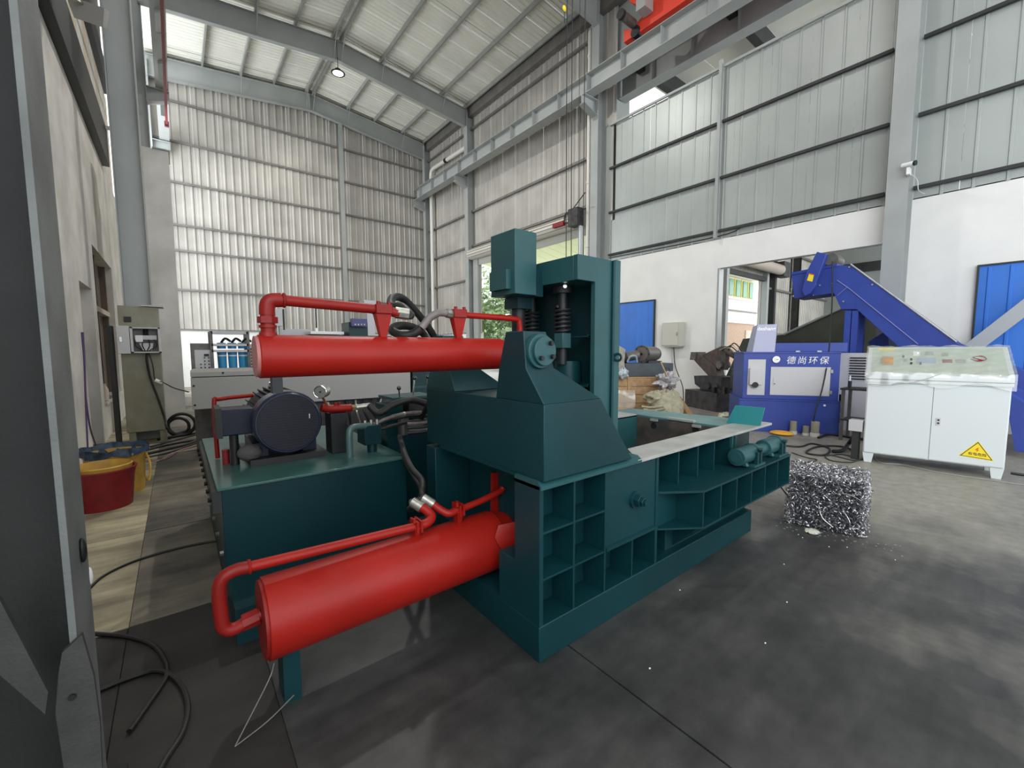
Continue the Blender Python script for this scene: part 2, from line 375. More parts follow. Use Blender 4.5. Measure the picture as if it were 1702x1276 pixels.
MB().box(XR-0.03, XR+0.05, 9.55, 9.9, PT, 9.2).build('partition_edge_strip', CLADR, wr)
for py in (382, 431, 479): 
    z = W(721, py, 'x', XR-0.1).z
    MB().box(XR-0.14, XR-0.055, 18.5, YB-0.2, z-0.04, z+0.05).build('girt', GIRT, wr)
for (py) in (259, 340):
    z = W(985, py, 'x', XR-0.1).z
    MB().box(XR-0.14, XR-0.055, 10.2, 18.1, z-0.04, z+0.05).build('girt', GIRT, wr)
for z in (10.75, 12.3):
    for a, b in ((10.2, 18.1), (18.5, YB-0.2)): MB().box(XR-0.14, XR-0.055, a, b, z-0.04, z+0.05).build('girt', GIRT, wr)
DD0, DD1, DDZ = 2.12, 5.81, 3.83
for a, b, z0, z1 in ((DD1, 9.85, 0, PT), (DD0, DD1, DDZ, PT), (YF, DD0, 0, PT)):
    MB().box(XR, XR+0.22, a, b, z0, z1).build('plaster_panel', WHITE, wr)
MB().box(XR-0.01, XR+0.24, DD1-0.05, DD1+0.002, 0, DDZ).build('door_reveal_plate', STEEL, wr)
sC = sheet_mesh('partition_sheet', 0.86, 4.5, 0.43, CLADR, h=0.02, rw=0.03, sl=0.015)
y = 9.8
while y > YF: rsheet(sC, y, PT-0.02); y -= 0.86
for z in (9.14, 7.72, 6.25, 4.83):
    for a, b in ((5.92, 9.6), (2.3, 5.80), (-5.5, 1.85)):
        if z > 9 and b < 2: continue
        MB().box(XR-0.10, XR-0.035, a, b, z-0.03, z+0.035).build('girt', STEELD if z < 9 else STEEL, wr)
MB().box(XR-0.12, XR-0.03, -5.5, 1.85, 9.3, 9.37).build('girt', STEELD, wr)
MB().box(XR-0.16, XR-0.08, 5.82, 5.90, PT, 9.3).build('stud', STEEL, wr)
MB().tube([(XR-0.05, 9.6, 4.74), (XR-0.05, 5.8, 4.70), (XR-0.05, 4.9, 4.86), (XR-0.05, 2.3, 4.88)], 0.012, n=6).build('wall_cable', BLACK, wr)
MB().box(XR+0.1, XR+0.25, YF, 9.85, 11.2, 13.5).build('clerestory_panel', CLADR, wr)
# blue steel doors
for n, (a, b) in (('door_1', (7.77, 9.1)), ('door_2', (-1.6, 0.84))):
    d = struct(n, (XR-0.02, (a+b)/2, 0))
    dz0 = 0.0 if n == 'door_1' else 0.62
    MB().box(XR-0.05, XR-0.003, a, b, dz0+0.03, 3.12).build('door_leaf', BLUED, d)
    k = a+0.12
    while k < b-0.05:
        q = MB(); q.hexa([(XR-0.05, k, dz0+0.06), (XR-0.068, k+0.015, dz0+0.06), (XR-0.068, k+0.045, dz0+0.06), (XR-0.05, k+0.06, dz0+0.06)],
                         [(XR-0.05, k, 3.09), (XR-0.068, k+0.015, 3.09), (XR-0.068, k+0.045, 3.09), (XR-0.05, k+0.06, 3.09)])
        q.build('pressed_rib', BLUED, d); k += 0.27
    f = MB().box(XR-0.075, XR-0.003, a-0.03, a, dz0, 3.15).box(XR-0.075, XR-0.003, b, b+0.03, dz0, 3.15).box(XR-0.075, XR-0.003, a, b, 3.12, 3.15)
    f.build('door_frame', STEELD, d)
# --- left wall
wl = struct('wall_left', (XL, 6, 0))
NY0, NY1, NZ = 8.81, 10.0, 2.62
WY0, WY1, WZ0, WZ1 = 10.45, 13.3, 0.66, 3.45
for a, b, z0, z1 in ((0.3, NY0, 0, 5.65), (NY0, NY1, NZ, 5.65), (NY1, WY0, 0, 5.65), (WY0, WY1, 0, WZ0), (WY0, WY1, WZ1, 5.65), (WY1, 18.0, 0, 5.65)):
    MB().box(XL-0.25, XL, a, b, z0, z1).build('plaster_panel', WHITEL, wl)
MB().box(XL-0.25, XL-0.14, NY0, NY1, 0, NZ).build('niche_back', CREAM, wl)
MB().box(XL-0.3, XL+0.12, 0.3, 13.2, 5.66, 6.45).build('dark_ledge_beam', BLACK, wl)
for k in range(20): MB().box(XL-0.30, XL-0.22, 0.5+k*0.9, 1.38+k*0.9, 5.6, 9.3).build('upper_panel', CREAM if k % 2 else WHITEL, wl)
MB().box(XL-0.35, XL-0.1, 0.3, 18.1, 9.3, 9.9).build('upper_beam', STEELD, wl); MB().box(XL-0.3, XL-0.2, 0.3, 18.1, 9.9, 13.0).build('upper_cladding', BROWNW, wl)
wi = struct('window_1', (XL, 11.9, 2))
MB().box(XL-0.25, XL-0.2, WY0, WY1, WZ0, WZ1).build('shutter', BROWNW, wi)
for yy in (WY0+0.1, 11.6, WY1-0.15): MB().box(XL-0.2, XL-0.1, yy, yy+0.1, WZ0, WZ1).build('window_frame', BROWNW, wi)
MB().box(XL-0.2, XL-0.08, WY0, WY1, 2.35, 2.45).build('window_rail', CREAM, wi)
MB().box(XL-0.2, XL+0.03, WY0, WY1, WZ0-0.05, WZ0).build('window_sill', WHITEL, wi)

# --- roof
ce = struct('ceiling', (5.65, 5, 13.5))
RX, SL = 5.65, 0.1
def rtop(x): return 13.18+SL*(6.05-abs(x-RX))
sR = sheet_mesh('roof_sheet', 0.96, 6.65, 0.19, ROOFM, h=0.022, rw=0.035, sl=0.02)
ang = math.atan(SL)
for side in (1, -1):
    yy = YB
    while yy > YF:
        # local z runs down the slope from the ridge
        z0 = rtop(RX)+0.22
        dx = Vector((side*math.cos(ang), 0, -math.sin(ang)))
        ux = Vector((0, -1, 0)); nrm = Vector((side*math.sin(ang), 0, math.cos(ang)))
        M_ = Matrix(((ux.x, nrm.x, dx.x, RX), (ux.y, nrm.y, dx.y, yy), (ux.z, nrm.z, dx.z, z0), (0, 0, 0, 1)))
        o = put_sheet(sR, M_, ce); o.name = 'roof_sheet'; yy -= 0.96
PURL = [0.1, 1.5, 2.86, 4.15, 5.5, 5.8, 7.42, 8.8, 10.3, 11.6]
for px_ in PURL:
    z = rtop(px_)
    MB().box(px_-0.03, px_+0.03, YF, YB, z+0.005, z+0.19).build('purlin', GALV, ce)
MB().box(11.75, 12.05, YF, YB, 12.85, 13.35).build('eave_strut', GIRT, ce)
for k in range(26):
    yy = 22.0-k*1.35
    for a, b in zip(PURL, PURL[1:]):
        if b-a > 1 and (k % 3 == 0):
            MB().cyl((a+0.04, yy, rtop(a)+0.12), (b-0.04, yy, rtop(b)+0.12), 0.008, n=6).build('sag_rod', GIRT, ce)

# ================================================================== FRAME STEEL
def hcol(x0, x1, y0, y1, z0, z1, label, m=STEEL, base=True, m2=None):
    t = thing('steel_column', label, 'column', ((x0+x1)/2, (y0+y1)/2, z0))
    MB().box(x0, x0+0.016, y0, y1, z0, z1).build('flange', m, t)
    MB().box(x1-0.016, x1, y0, y1, z0, z1).build('flange', m2 or m, t)
    MB().box(x0+0.016, x1-0.016, (y0+y1)/2-0.006, (y0+y1)/2+0.006, z0, z1).build('web', m, t)
    if base: MB().box(x0-0.05, x1+0.05, y0-0.05, y1+0.05, z0, z0+0.025).build('base_plate', m, t)
    return t
c = hcol(-0.66, -0.28, 1.76, 2.04, 0, 13.1, 'dark grey H-section steel column close by at the left edge of the photo', mat('near_column_shaded', (0.028, 0.029, 0.028), 0.7, 0.1, 0.3, 3.0, 0.2, 60), m2=mat('near_column_lit', (0.20, 0.21, 0.205), 0.6, 0.1, 0.3, 4.0, 0.2, 60))  # lit flange and shaded web painted as two tones of one grey
NCG = mat('dark_gusset_grey', (0.055, 0.055, 0.053), 0.75, 0, 0.3, 9.0, 0.3, 80)  # gusset and stiffener plates, darker than the column flange
pl = lambda pix, y: [tuple(W(a, b, 'y', y)) for a, b in pix]
pg = ((103, 1085), (136, 1055), (156, 1125), (166, 1200), (172, 1330), (114, 1330), (92, 1185), (97, 1120))
g_ = MB().hexa(pl(pg, 1.735), [(x_, 1.755, z_) for x_, y_, z_ in pl(pg, 1.735)]).build('gusset_plate', NCG, c)
q_ = W(120, 1158, 'y', 1.733); MB().cyl((q_.x, 1.728, q_.z), (q_.x, 1.736, q_.z), 0.009, n=14).build('bolt_hole', BLACK, g_)
pg = ((-25, 975), (0, 998), (80, 1150), (75, 1187), (0, 1122), (-25, 1104))
MB().hexa(pl(pg, 1.70), [(x_, 1.72, z_) for x_, y_, z_ in pl(pg, 1.70)]).build('sloping_stiffener', NCG, c)
cc = MB(); p = W(137, 914, 'x', -0.275); cc.ball(p, 0.022, 12, 8, (0.5, 0.8, 1.9)); cc.build('black_grommet', BLACK, c)
cc = MB(); p = W(149, 957, 'y', 2.05); cc.ball(p, 0.018, 10, 8, (0.5, 1, 1.8)); cc.build('white_insulator', PAPER, c)
hcol(-0.66, -0.28, 9.82, 10.10, 0, 13.1, 'grey steel column standing over the pier with the open electric box', base=False)
hcol(-0.66, -0.28, 18.2, 18.48, 0, 13.1, 'grey steel column left, second beyond the electric box, under the crane bracket')
hcol(-0.66, -0.28, 22.5, 22.78, 0, 13.0, 'grey steel column in the far left corner of the gable wall', base=False)
hcol(11.6, 12.0, 22.5, 22.78, 0, 13.1, 'grey steel column in the far corner beside the white downpipe', base=False)
hcol(11.6, 12.0, 18.02, 18.32, 0, 13.1, 'grey steel column left of the roller door opening', base=False)
hcol(11.6, 12.0, 9.86, 10.18, 0, 13.1, 'tall grey steel column behind the press head beside a white downpipe', base=False)
c2 = hcol(11.52, 11.98, 1.86, 2.20, 0, 13.1, 'tall grey steel column right of the wide doorway, carrying the small camera', base=False)
t = thing('wind_post', 'slim grey post dividing the corrugated gable wall', 'post', (7.04, YB-0.22, 0))
MB().box(6.94, 7.14, YB-0.30, YB-0.28, 0, 12.9).build('flange', STEEL, t); MB().box(7.03, 7.05, YB-0.28, YB-0.15, 0, 12.9).build('web', STEEL, t)
def rafter(y, label, braces=True):
    t = thing('roof_rafter', label, 'roof beam', (RX, y, 13))
    for s in (-1, 1):
        e = RX+s*6.0; tr, te = rtop(RX), rtop(e); br, be = tr-0.74, te-0.80
        MB().prism([(RX, tr), (e, te), (e, te-0.02), (RX, tr-0.02)], 'xz', y-0.1, y+0.1).build('top_flange', STEEL, t)
        MB().prism([(RX, br), (e, be), (e, be-0.02), (RX, br-0.02)], 'xz', y-0.1, y+0.1).build('bottom_flange', STEEL, t)
        MB().prism([(RX, tr-0.02), (e, te-0.02), (e, be), (RX, br)], 'xz', y-0.005, y+0.005).build('web', STEEL, t)
    MB().box(RX-0.012, RX+0.012, y-0.1, y+0.1, rtop(RX)-0.76, rtop(RX)).build('splice_plate', STEEL, t)
    if braces:
        for i, p_ in enumerate(PURL):
            if i % 2 == 0 or 5.4 < p_ < 5.9:
                MB().cyl((p_, y-0.55, rtop(p_)+0.02), (p_, y-0.10, rtop(p_)-0.72), 0.018, n=6).build('flange_brace', GALV, t)
rafter(22.66, 'grey roof beam lying along the top of the gable wall')
rafter(18.2, 'grey roof beam crossing above, second from the gable wall, lamp beneath it')
rafter(9.98, 'grey roof beam meeting the tall column near the red crane')
def ibeam(name, label, cat, x0, x1, y0, y1, z0, z1, m=STEEL, stiff=1.35, web=0.006, group=None):
    t = thing(name, label, cat, ((x0+x1)/2, (y0+y1)/2, z0)); xm = (x0+x1)/2
    MB().box(x0, x1, y0, y1, z1-0.02, z1).build('top_flange', m, t); MB().box(x0, x1, y0, y1, z0, z0+0.02).build('bottom_flange', m, t)
    MB().box(xm-web, xm+web, y0, y1, z0+0.02, z1-0.02).build('web', m, t)
    y = y0+0.3
    while y < y1-0.1:
        MB().box(x0+0.02, xm-web, y, y+0.012, z0+0.02, z1-0.02).build('stiffener', m, t); y += stiff
    return t
rb = ibeam('crane_runway_beam', 'long grey crane runway beam running along the right wall', 'crane beam', 10.98, 11.38, -8, 23.0-0.35, 9.98, 10.56)
MB().box(11.15, 11.21, -8, 22.6, 10.56, 10.66).build('crane_rail', STEELD, rb)
lb = ibeam('crane_runway_beam', 'grey crane runway beam overhead at the left, beside the red bus bar', 'crane beam', -0.06, 0.26, -6, 22.6, 10.02, 10.56)
MB().box(0.07, 0.13, -6, 22.6, 10.56, 10.66).build('crane_rail', STEELD, lb)
ibeam('neighbour_crane_beam', 'dark crane beam of the neighbouring bay behind the right wall top', 'crane beam', 12.6, 13.0, -8, 9.8, 10.30, 11.05, STEEL)
for s, y, lab in ((1, 22.64, 'grey bracket under the right crane beam in the far corner'), (1, 18.17, 'grey bracket under the right crane beam on the column left of the roller door'),
                  (1, 10.02, 'grey bracket under the right crane beam behind the hanging ropes'), (1, 2.03, 'grey bracket under the right crane beam high on the camera column'),
                  (-1, 18.34, 'grey bracket under the left crane beam beside the red bus bar end'), (-1, 22.64, 'grey bracket on the far left corner column')):
    xa, xb = (10.95, 11.6 if y > 3 else 11.52) if s > 0 else (-0.28, 0.28)
    t = thing('crane_bracket', lab, 'bracket', ((xa+xb)/2, y, 9.6))
    MB().box(xa, xb, y-0.13, y+0.13, 9.95, 9.975).build('top_plate', STEEL, t)
    o_, i_ = (xa, xb) if s > 0 else (xb, xa)
    MB().prism([(i_, 9.95), (o_, 9.95), (o_, 9.70), (i_, 9.50)], 'xz', y-0.01, y+0.01).build('web', STEEL, t)
    MB().hexa([(i_, y-0.13, 9.50), (o_, y-0.13, 9.70), (o_, y+0.13, 9.70), (i_, y+0.13, 9.50)], [(i_, y-0.13, 9.48), (o_, y-0.13, 9.68), (o_, y+0.13, 9.68), (i_, y+0.13, 9.48)]).build('bottom_plate', STEEL, t)
# bus bar
p = W(277, 206, 'z', 9.45)
t = thing('bus_bar', 'dark red conductor bar hanging along the left crane beam', 'conductor rail', (p.x, p.y, 9.45))
MB().box(p.x-0.035, p.x+0.035, -5, p.y, 9.42, 9.50).build('rail', mat('dull_red_plastic', (0.22, 0.03, 0.03), 0.5), t)
MB().box(p.x-0.06, p.x+0.06, p.y-0.02, p.y+0.10, 9.38, 9.54).build('end_cap', mat('dark_red_plastic', (0.12, 0.02, 0.02), 0.5), t)
for k in range(8): MB().box(p.x-0.14, p.x+0.02, 19-k*2.4, 19.03-k*2.4, 9.48, 10.02).build('hanger', STEEL, t)
# crane end truck with wheels and motor
t = thing('overhead_crane', 'bright red crane end truck riding on the right runway beam', 'crane', (11.18, 7.3, 10.66))
MB().prism([(8.42, 10.75), (8.42, 11.12), (8.15, 10.98), (7.80, 11.12), (7.62, 11.25), (8.2, 11.75), (8.35, 12.0), (3.2, 12.0), (3.2, 10.75)], 'yz', 11.02, 11.34).build('end_truck', CRANE, t, bevel=0.01)
for y in (8.0, 4.0): MB().cyl((10.99, y, 10.83), (11.36, y, 10.83), 0.15, n=24).build('wheel', DARKST, t)
MB().cyl((10.45, 8.05, 11.05), (10.98, 8.05, 11.05), 0.12, n=20).build('travel_motor', IRONG, t)
MB().cyl((10.36, 8.05, 11.05), (10.46, 8.05, 11.05), 0.13, n=20).build('motor_fan_cover', BLACK, t)
MB().box(-0.1, 11.2, 5.2, 6.0, 12.005, 12.35).build('bridge_girder', CRANE, t)
MB().box(10.6, 10.98, 7.4, 7.7, 11.0, 11.3).build('gear_box', STEEL, t)
# pendant ropes
for i, px_ in enumerate((940.5, 949.0, 961.5, 970.5)):
    a = W(px_, 0, 'y', 6.0); b = W(px_+(1.0 if i != 3 else -0.5), 425, 'y', 6.0)
    t = MB().tube([(b.x, 6.0, b.z-1.3), (b.x+(a.x-b.x)*0.5+0.01, 6.0, (a.z+b.z)/2), (a.x+0.01, 5.98, 11.98)], 0.009 if i != 2 else 0.006, n=6).build('hoist_rope', STEELD)
    tag(t, 'thin hoist rope behind the press head, '+('leftmost of four', 'second of four from the left', 'third of four from the left', 'rightmost of four')[i], 'rope', 'four hoist ropes hanging from the crane')
p = W(938, 14, 'y', 5.95)
t = thing('rope_tag', 'small yellow tag hung on the leftmost hoist rope', 'tag', p)
MB().ball(p, 0.045, 10, 8, (1, 0.5, 1.2)).build('yellow_ball', YEL, t); MB().tube([p, p+Vector((0.01, 0, -0.25))], 0.006, n=6).build('cord', BLACK, t)
# downpipes
t = thing('downpipe', 'white downpipe beside the tall column behind the press head', 'pipe', (11.75, 10.35, 0))
MB().tube([(11.72, 10.36, 0), (11.72, 10.36, 12.4), (11.9, 10.36, 12.7)], 0.075, n=14, smooth=False).build('pipe', PIPEW, t)
for z in (2.2, 5.2, 7.4, 11.6): MB().cyl((11.72, 10.36, z), (11.72, 10.36, z+0.08), 0.09, n=14).build('coupling', PIPEW, t)
t = thing('downpipe', 'white downpipe in the far corner with a bend near the top', 'pipe', (11.75, 22.0, 0))
a = W(775, 245, 'x', 11.72); b = W(716, 283, 'x', 11.72)
MB().tube([(11.72, b.y, 0), (11.72, b.y, b.z-0.25), (11.72, b.y-0.1, b.z-0.05), (11.72, b.y-0.4, b.z), (11.72, a.y, a.z)], 0.10, n=14, smooth=False).build('pipe', PIPEW, t)
MB().cyl((11.72, b.y-1.6, b.z+(a.z-b.z)*0.30), (11.72, b.y-1.8, b.z+(a.z-b.z)*0.34), 0.12, n=14).build('clip', BLACK, t)
t = thing('downpipe', 'pale pipe with an elbow on the left wall beside the grey column', 'pipe', (-0.95, 12.4, 0))
a = W(168, 210, 'x', -0.98); b = W(182, 225, 'x', -0.9)
MB().tube([(-0.87, a.y, a.z), (-0.84, b.y, b.z+0.15), (-0.84, b.y, b.z-0.2), (-0.84, b.y, 0)], 0.045, n=12, smooth=False).build('pipe', PIPEW, t)
MB().tube([(-0.88, b.y+0.25, 5.0), (-0.88, b.y+0.25, 0)], 0.025, n=8, smooth=False).build('pipe', STEEL, t)
# high-bay lamps
for i, (yy, pw) in enumerate(LAMPS):
    lab = ['round high-bay lamp under the roof ridge, the one in view', 'round high-bay lamp above the hall, overhead out of view', 'round high-bay lamp above the baler, out of view', 'round high-bay lamp behind the viewer, out of view'][i]
    t = thing('high_bay_lamp', lab, 'lamp', (5.6, yy, 12.45))
    MB().lathe((5.6, yy, 12.45), [(0.0, 0.16), (0.1, 0.16), (0.14, 0.1), (0.26, 0.02), (0.26, 0.0), (0.20, 0.0)], 24).build('housing', DARKST, t)
    MB().cyl((5.6, yy, 12.452), (5.6, yy, 12.462), 0.20, n=24).build('lens', LAMPE, t)
    MB().cyl((5.6, yy, 12.6), (5.6, yy, 13.05), 0.012, n=6).build('suspension_rod', DARKST, t)
    l = bpy.data.lights.new('lamp_light', 'AREA'); l.shape = 'DISK'; l.size = 0.4; l.energy = pw; l.color = (1, 0.98, 0.93)
    lo = bpy.data.objects.new('lamp_light', l); COL.objects.link(lo); lo.parent = t; lo.location = (0, 0, -0.012)
# flood lamp on the left wall
p = W(150, 22, 'x', -0.60)
t = thing('flood_lamp', 'grey floodlight on a bracket high on the left wall', 'lamp', p)
h = MB(); h.T = TR(*p) @ Matrix.Rotation(0.5, 4, 'X')
h.hexa([(-0.12, -0.35, -0.10), (0.12, -0.35, -0.10), (0.12, 0.35, -0.10), (-0.12, 0.35, -0.10)], [(-0.16, -0.45, 0.1), (0.16, -0.45, 0.1), (0.16, 0.45, 0.1), (-0.16, 0.45, 0.1)]).build('lamp_head', WMACH, t)
MB().tube([(XL+0.1, p.y-1.2, p.z-0.5), (XL+0.25, p.y-0.9, p.z-0.35), p-Vector((0, 0.3, 0.1))], 0.02, n=6).build('bracket', ZINC, t)
MB().tube([(XL+0.1, p.y-1.0, p.z-0.2), p-Vector((0, 0.2, -0.05))], 0.015, n=6).build('bracket', ZINC, t)
# small surveillance camera
p = W(1511, 274, 'y', 1.8)*1.0; p = W(1511, 274, 'x', 11.40)
t = thing('surveillance_camera', 'small white bullet camera fixed to the grey column at the right', 'camera', p)
MB().cyl(p+Vector((0.02, 0.10, 0.02)), p+Vector((-0.06, -0.08, -0.01)), 0.045, n=14).build('camera_body', PAPER, t)
MB().cyl(p+Vector((-0.06, -0.08, -0.01)), p+Vector((-0.07, -0.11, -0.012)), 0.048, n=14).build('sun_hood', DARKST, t)
MB().box(p.x-0.03, 11.53, p.y-0.02, p.y+0.03, p.z-0.18, p.z-0.05).build('mount', PAPER, t)
MB().tube([(11.5, p.y-0.02, p.z-0.15), (11.49, p.y-0.12, p.z-0.30), (11.5, p.y-0.15, p.z-0.50), (11.8, p.y-0.2, p.z-0.52)], 0.008, n=6).build('cable', LGREY, t)
# left plaster pier, electric pier
zt = W(247, 245, 'y', 11.2).z
t = thing('plaster_pier', 'pale plaster pier standing behind the electric box column', 'pier', (0, 11.4, 0))
xa, xb = -0.62, W(283, 300, 'y', 11.2).x
MB().box(xa, xb, 11.2, 11.9, 0, zt).build('pier_body', WHITEL, t)
MB().box(xb-0.25, xb+0.02, 11.15, 11.95, zt, zt+0.02).build('cap_plate', STEEL, t)

# ================================================================== BALER
bl = thing('scrap_baler', 'large teal scrap metal baler with red hydraulic cylinders, ribbed side and open press chamber', 'baler', (2.6, 2.1, 0))
Y0, YW, YE = 1.50, 1.675, 2.70
def mir(y): return 4.2-y
MB().box(1.364, 3.87, Y0, YE, 0.0, 0.19).build('base_beam', TEAL, bl, bevel=0.004)
MB().box(1.364, 1.9, 1.70, mir(1.70), 0.19, 0.205).build('base_top_plate', TEAL, bl)
# step blocks on the left end, near and far
for s in (0, 1):
    a, b = (1.675, 1.842) if s == 0 else (mir(1.842), mir(1.675))
    MB().prism([(1.366, 0.19), (1.75, 0.19), (1.75, 0.47), (1.366, 0.47)], 'xz', a, b).build('step_block', TEAL, bl, bevel=0.003)
# side walls (near and far) with top plates
MB().box(1.39, 3.75, YW-0.01, YW+0.035, 0.19, 0.905).build('side_wall', TEAL, bl)
MB().box(1.364, 1.376, Y0, YW+0.02, 0.19, 0.922).build('end_plate', TEAL, bl)
MB().box(1.364, 3.75, 2.57, 2.70, 0.19, 0.92).build('side_wall', TEAL, bl, bevel=0.004)
# grid of ribs on the near side
ribs = [(1.376, 1.394, 0.19, 0.9), (1.612, 1.626, 0.19, 0.9), (1.872, 1.886, 0.19, 0.9), (2.135, 2.147, 0.19, 0.445), (2.385, 2.412, 0.19, 0.9)]
for a, b, z0, z1 in ribs: MB().box(a, b, Y0+0.004, YW, z0, z1).build('vertical_rib', TEAL, bl)
for a, b in ((1.394, 1.612), (1.626, 1.872)):
    for z in (0.432, 0.676): MB().box(a, b, Y0+0.006, YW, z-0.008, z+0.004).build('shelf_rib', TEAL, bl)
MB().box(1.886, 2.385, 1.51, YW, 0.455, 0.9).build('pivot_panel', TEAL, bl)
MB().prism([(1.51, 0.455), (Y0-0.006, 0.448), (Y0-0.006, 0.43), (1.66, 0.43), (1.66, 0.455)], 'yz', 1.886, 2.40).build('panel_ledge', TEAL, bl)
p = Vector((2.161, 1.51, 0.676))
t = MB().cyl(p, p-Vector((0, 0.018, 0)), 0.052, n=28).build('pin_washer', TEAL, bl)
q = MB().cyl(p-Vector((0, 0.018, 0)), p-Vector((0, 0.055, 0)), 0.040, n=6).build('hex_nut', TEAL, t, bevel=0.002)
MB().cyl(p-Vector((0, 0.055, 0)), p-Vector((0, 0.075, 0)), 0.03, n=6).build('lock_nut', TEAL, t, bevel=0.002)
MB().cyl(p-Vector((0, 0.075, 0)), p-Vector((0, 0.088, 0)), 0.02, n=16).build('bolt_end', TEAL, t)
# flange strip under the lid housing
MB().prism([(Y0-0.012, 0.922), (Y0-0.012, 0.905), (YW+0.02, 0.905), (YW+0.02, 0.945), (Y0+0.02, 0.945)], 'yz', 1.364, 2.20).build('top_flange', TEAL2, bl)
# outer upper ribs, shelves, lower cells of the discharge end
for x in (2.658, 2.919, 3.162, 3.42): MB().box(x, x+0.012, Y0+0.01, YW, 0.67, 0.905).build('vertical_rib', TEAL, bl)
MB().prism([(2.412, YW), (2.412, 1.502), (2.667, 1.325), (4.19, 1.325), (4.19, YW)], 'xy', 0.655, 0.67).build('shelf_plate', TEAL, bl)
MB().prism([(2.412, YW), (2.412, 1.502), (2.667, 1.325), (4.19, 1.325), (4.19, YW)], 'xy', 0.410, 0.422).build('lower_shelf_plate', TEAL, bl)
for x in (2.661, 2.905, 3.15, 3.40, 3.655, 3.915, 4.178): MB().box(x, x+0.012, 1.329, 1.52, 0.422, 0.655).build('vertical_rib', TEAL, bl)
MB().box(2.42, 4.19, 1.52, 1.535, 0.422, 0.655).build('cell_back_plate', TEAL, bl)
MB().prism([(2.6, 0.19), (3.87, 0.19), (4.19, 0.41), (2.6, 0.41)], 'xz', 1.56, 2.64).build('underside_body', TEAL, bl)
MB().hexa([(2.70, 1.36, 0.408), (4.17, 1.34, 0.408), (3.88, 1.56, 0.20), (2.70, 1.56, 0.20)], [(2.70, 1.56, 0.408), (4.17, 1.56, 0.408), (3.88, 1.62, 0.20), (2.70, 1.62, 0.20)]).build('slanted_gusset', TEAL, bl)
MB().box(3.75, 4.19, YW, 2.6, 0.41, 0.905).build('discharge_end_body', TEAL, bl)
# rim plates around the chamber
MB().prism([(2.16, 1.488), (4.2, 1.49), (4.2, 1.71), (2.36, 1.712)], 'xy', 0.905, 0.925).build('rim_plate', BARE, bl, bevel=0.002, label='worn bare metal rim plate')
MB().prism([(3.69, 1.712), (4.2, 1.712), (4.02, 2.9), (3.69, 2.9)], 'xy', 0.905, 0.924).build('rim_plate', mat('worn_teal_plate', (0.12, 0.26, 0.26), 0.4, 0.2, 0.3, 6), bl, bevel=0.002)
MB().prism([(2.2, 2.57), (3.69, 2.57), (3.69, 2.9), (2.2, 2.9)], 'xy', 0.905, 0.925).build('rim_plate', BARE, bl, label='worn bare metal rim plate')
MB().box(3.67, 3.71, 1.95, 2.22, 0.921, 0.940).build('raised_lip', BARE, bl)
# chamber liner
MB().box(2.2, 3.69, 1.711, 1.722, 0.2, 0.905).build('liner_plate', RUST, bl)
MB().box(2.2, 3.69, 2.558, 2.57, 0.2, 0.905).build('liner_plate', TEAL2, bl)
e = MB().box(3.676, 3.69, 1.722, 2.558, 0.2, 0.905).build('liner_plate', RUST, bl, label='rust brown liner plate with two holes')
for yy, zz in ((2.361, 0.836), (1.927, 0.852)):
    MB().cyl((3.678, yy, zz), (3.672, yy, zz), 0.032, n=18).build('hole', BLACK, e)
    MB().box(3.655, 3.672, yy-0.05, yy+0.03, 0.885, 0.906).build('clip_plate', BARE, bl)
MB().box(2.2, 3.69, 1.72, 2.56, 0.19, 0.2).build('chamber_floor', RUST, bl)
# vertical flap at the far end
MB().hexa([(3.90, 1.76, 0.925), (3.94, 1.49, 0.925), (3.952, 1.49, 0.925), (3.912, 1.76, 0.925)], [(3.93, 1.70, 1.085), (3.964, 1.47, 1.085), (3.976, 1.47, 1.085), (3.942, 1.70, 1.085)]).build('chute_flap', mat('bright_teal_flap', (0.02, 0.20, 0.21), 0.4), bl)
# two gate cylinders on the shelf
for xa, xb in ((3.36, 3.68), (3.86, 4.16)):
    c = MB().cyl((xa, 1.43, 0.755), (xb, 1.43, 0.755), 0.068, n=28).build('gate_cylinder', TEAL2, bl, bevel=0.004)
    MB().cyl((xa-0.012, 1.43, 0.755), (xa, 1.43, 0.755), 0.042, n=24).build('end_boss', TEAL2, c)
    MB().ring((xb-0.06, 1.43, 0.755), (1, 0, 0), 0.069, 0.006, 28, 6).build('weld_ring', TEAL2, c)
    MB().box(xa+0.18, xa+0.21, 1.345, 1.37, 0.67, 0.78).box(xa+0.24, xa+0.27, 1.345, 1.37, 0.67, 0.80).build('port_block', TEAL, c)
    MB().box(xa+0.12, xa+0.32, 1.34, 1.52, 0.67, 0.685).build('foot_plate', TEAL2, c)
    MB().prism([(1.37, 0.685), (1.49, 0.685), (1.47, 0.72), (1.39, 0.72)], 'yz', xa+0.05, xa+0.09).build('saddle', TEAL2, c)
    MB().cyl((xa+0.225, 1.355, 0.80), (xa+0.225, 1.325, 0.80), 0.014, n=8).build('fitting', TEAL2, c)
MB().cyl((3.68, 1.43, 0.755), (3.86, 1.43, 0.755), 0.045, n=22).build('coupling_sleeve', TEAL2, bl)
for x in (3.44, 3.50): MB().box(x, x+0.014, 1.50, 1.64, 0.80, 0.905).build('hanger_lug', TEAL2, bl)

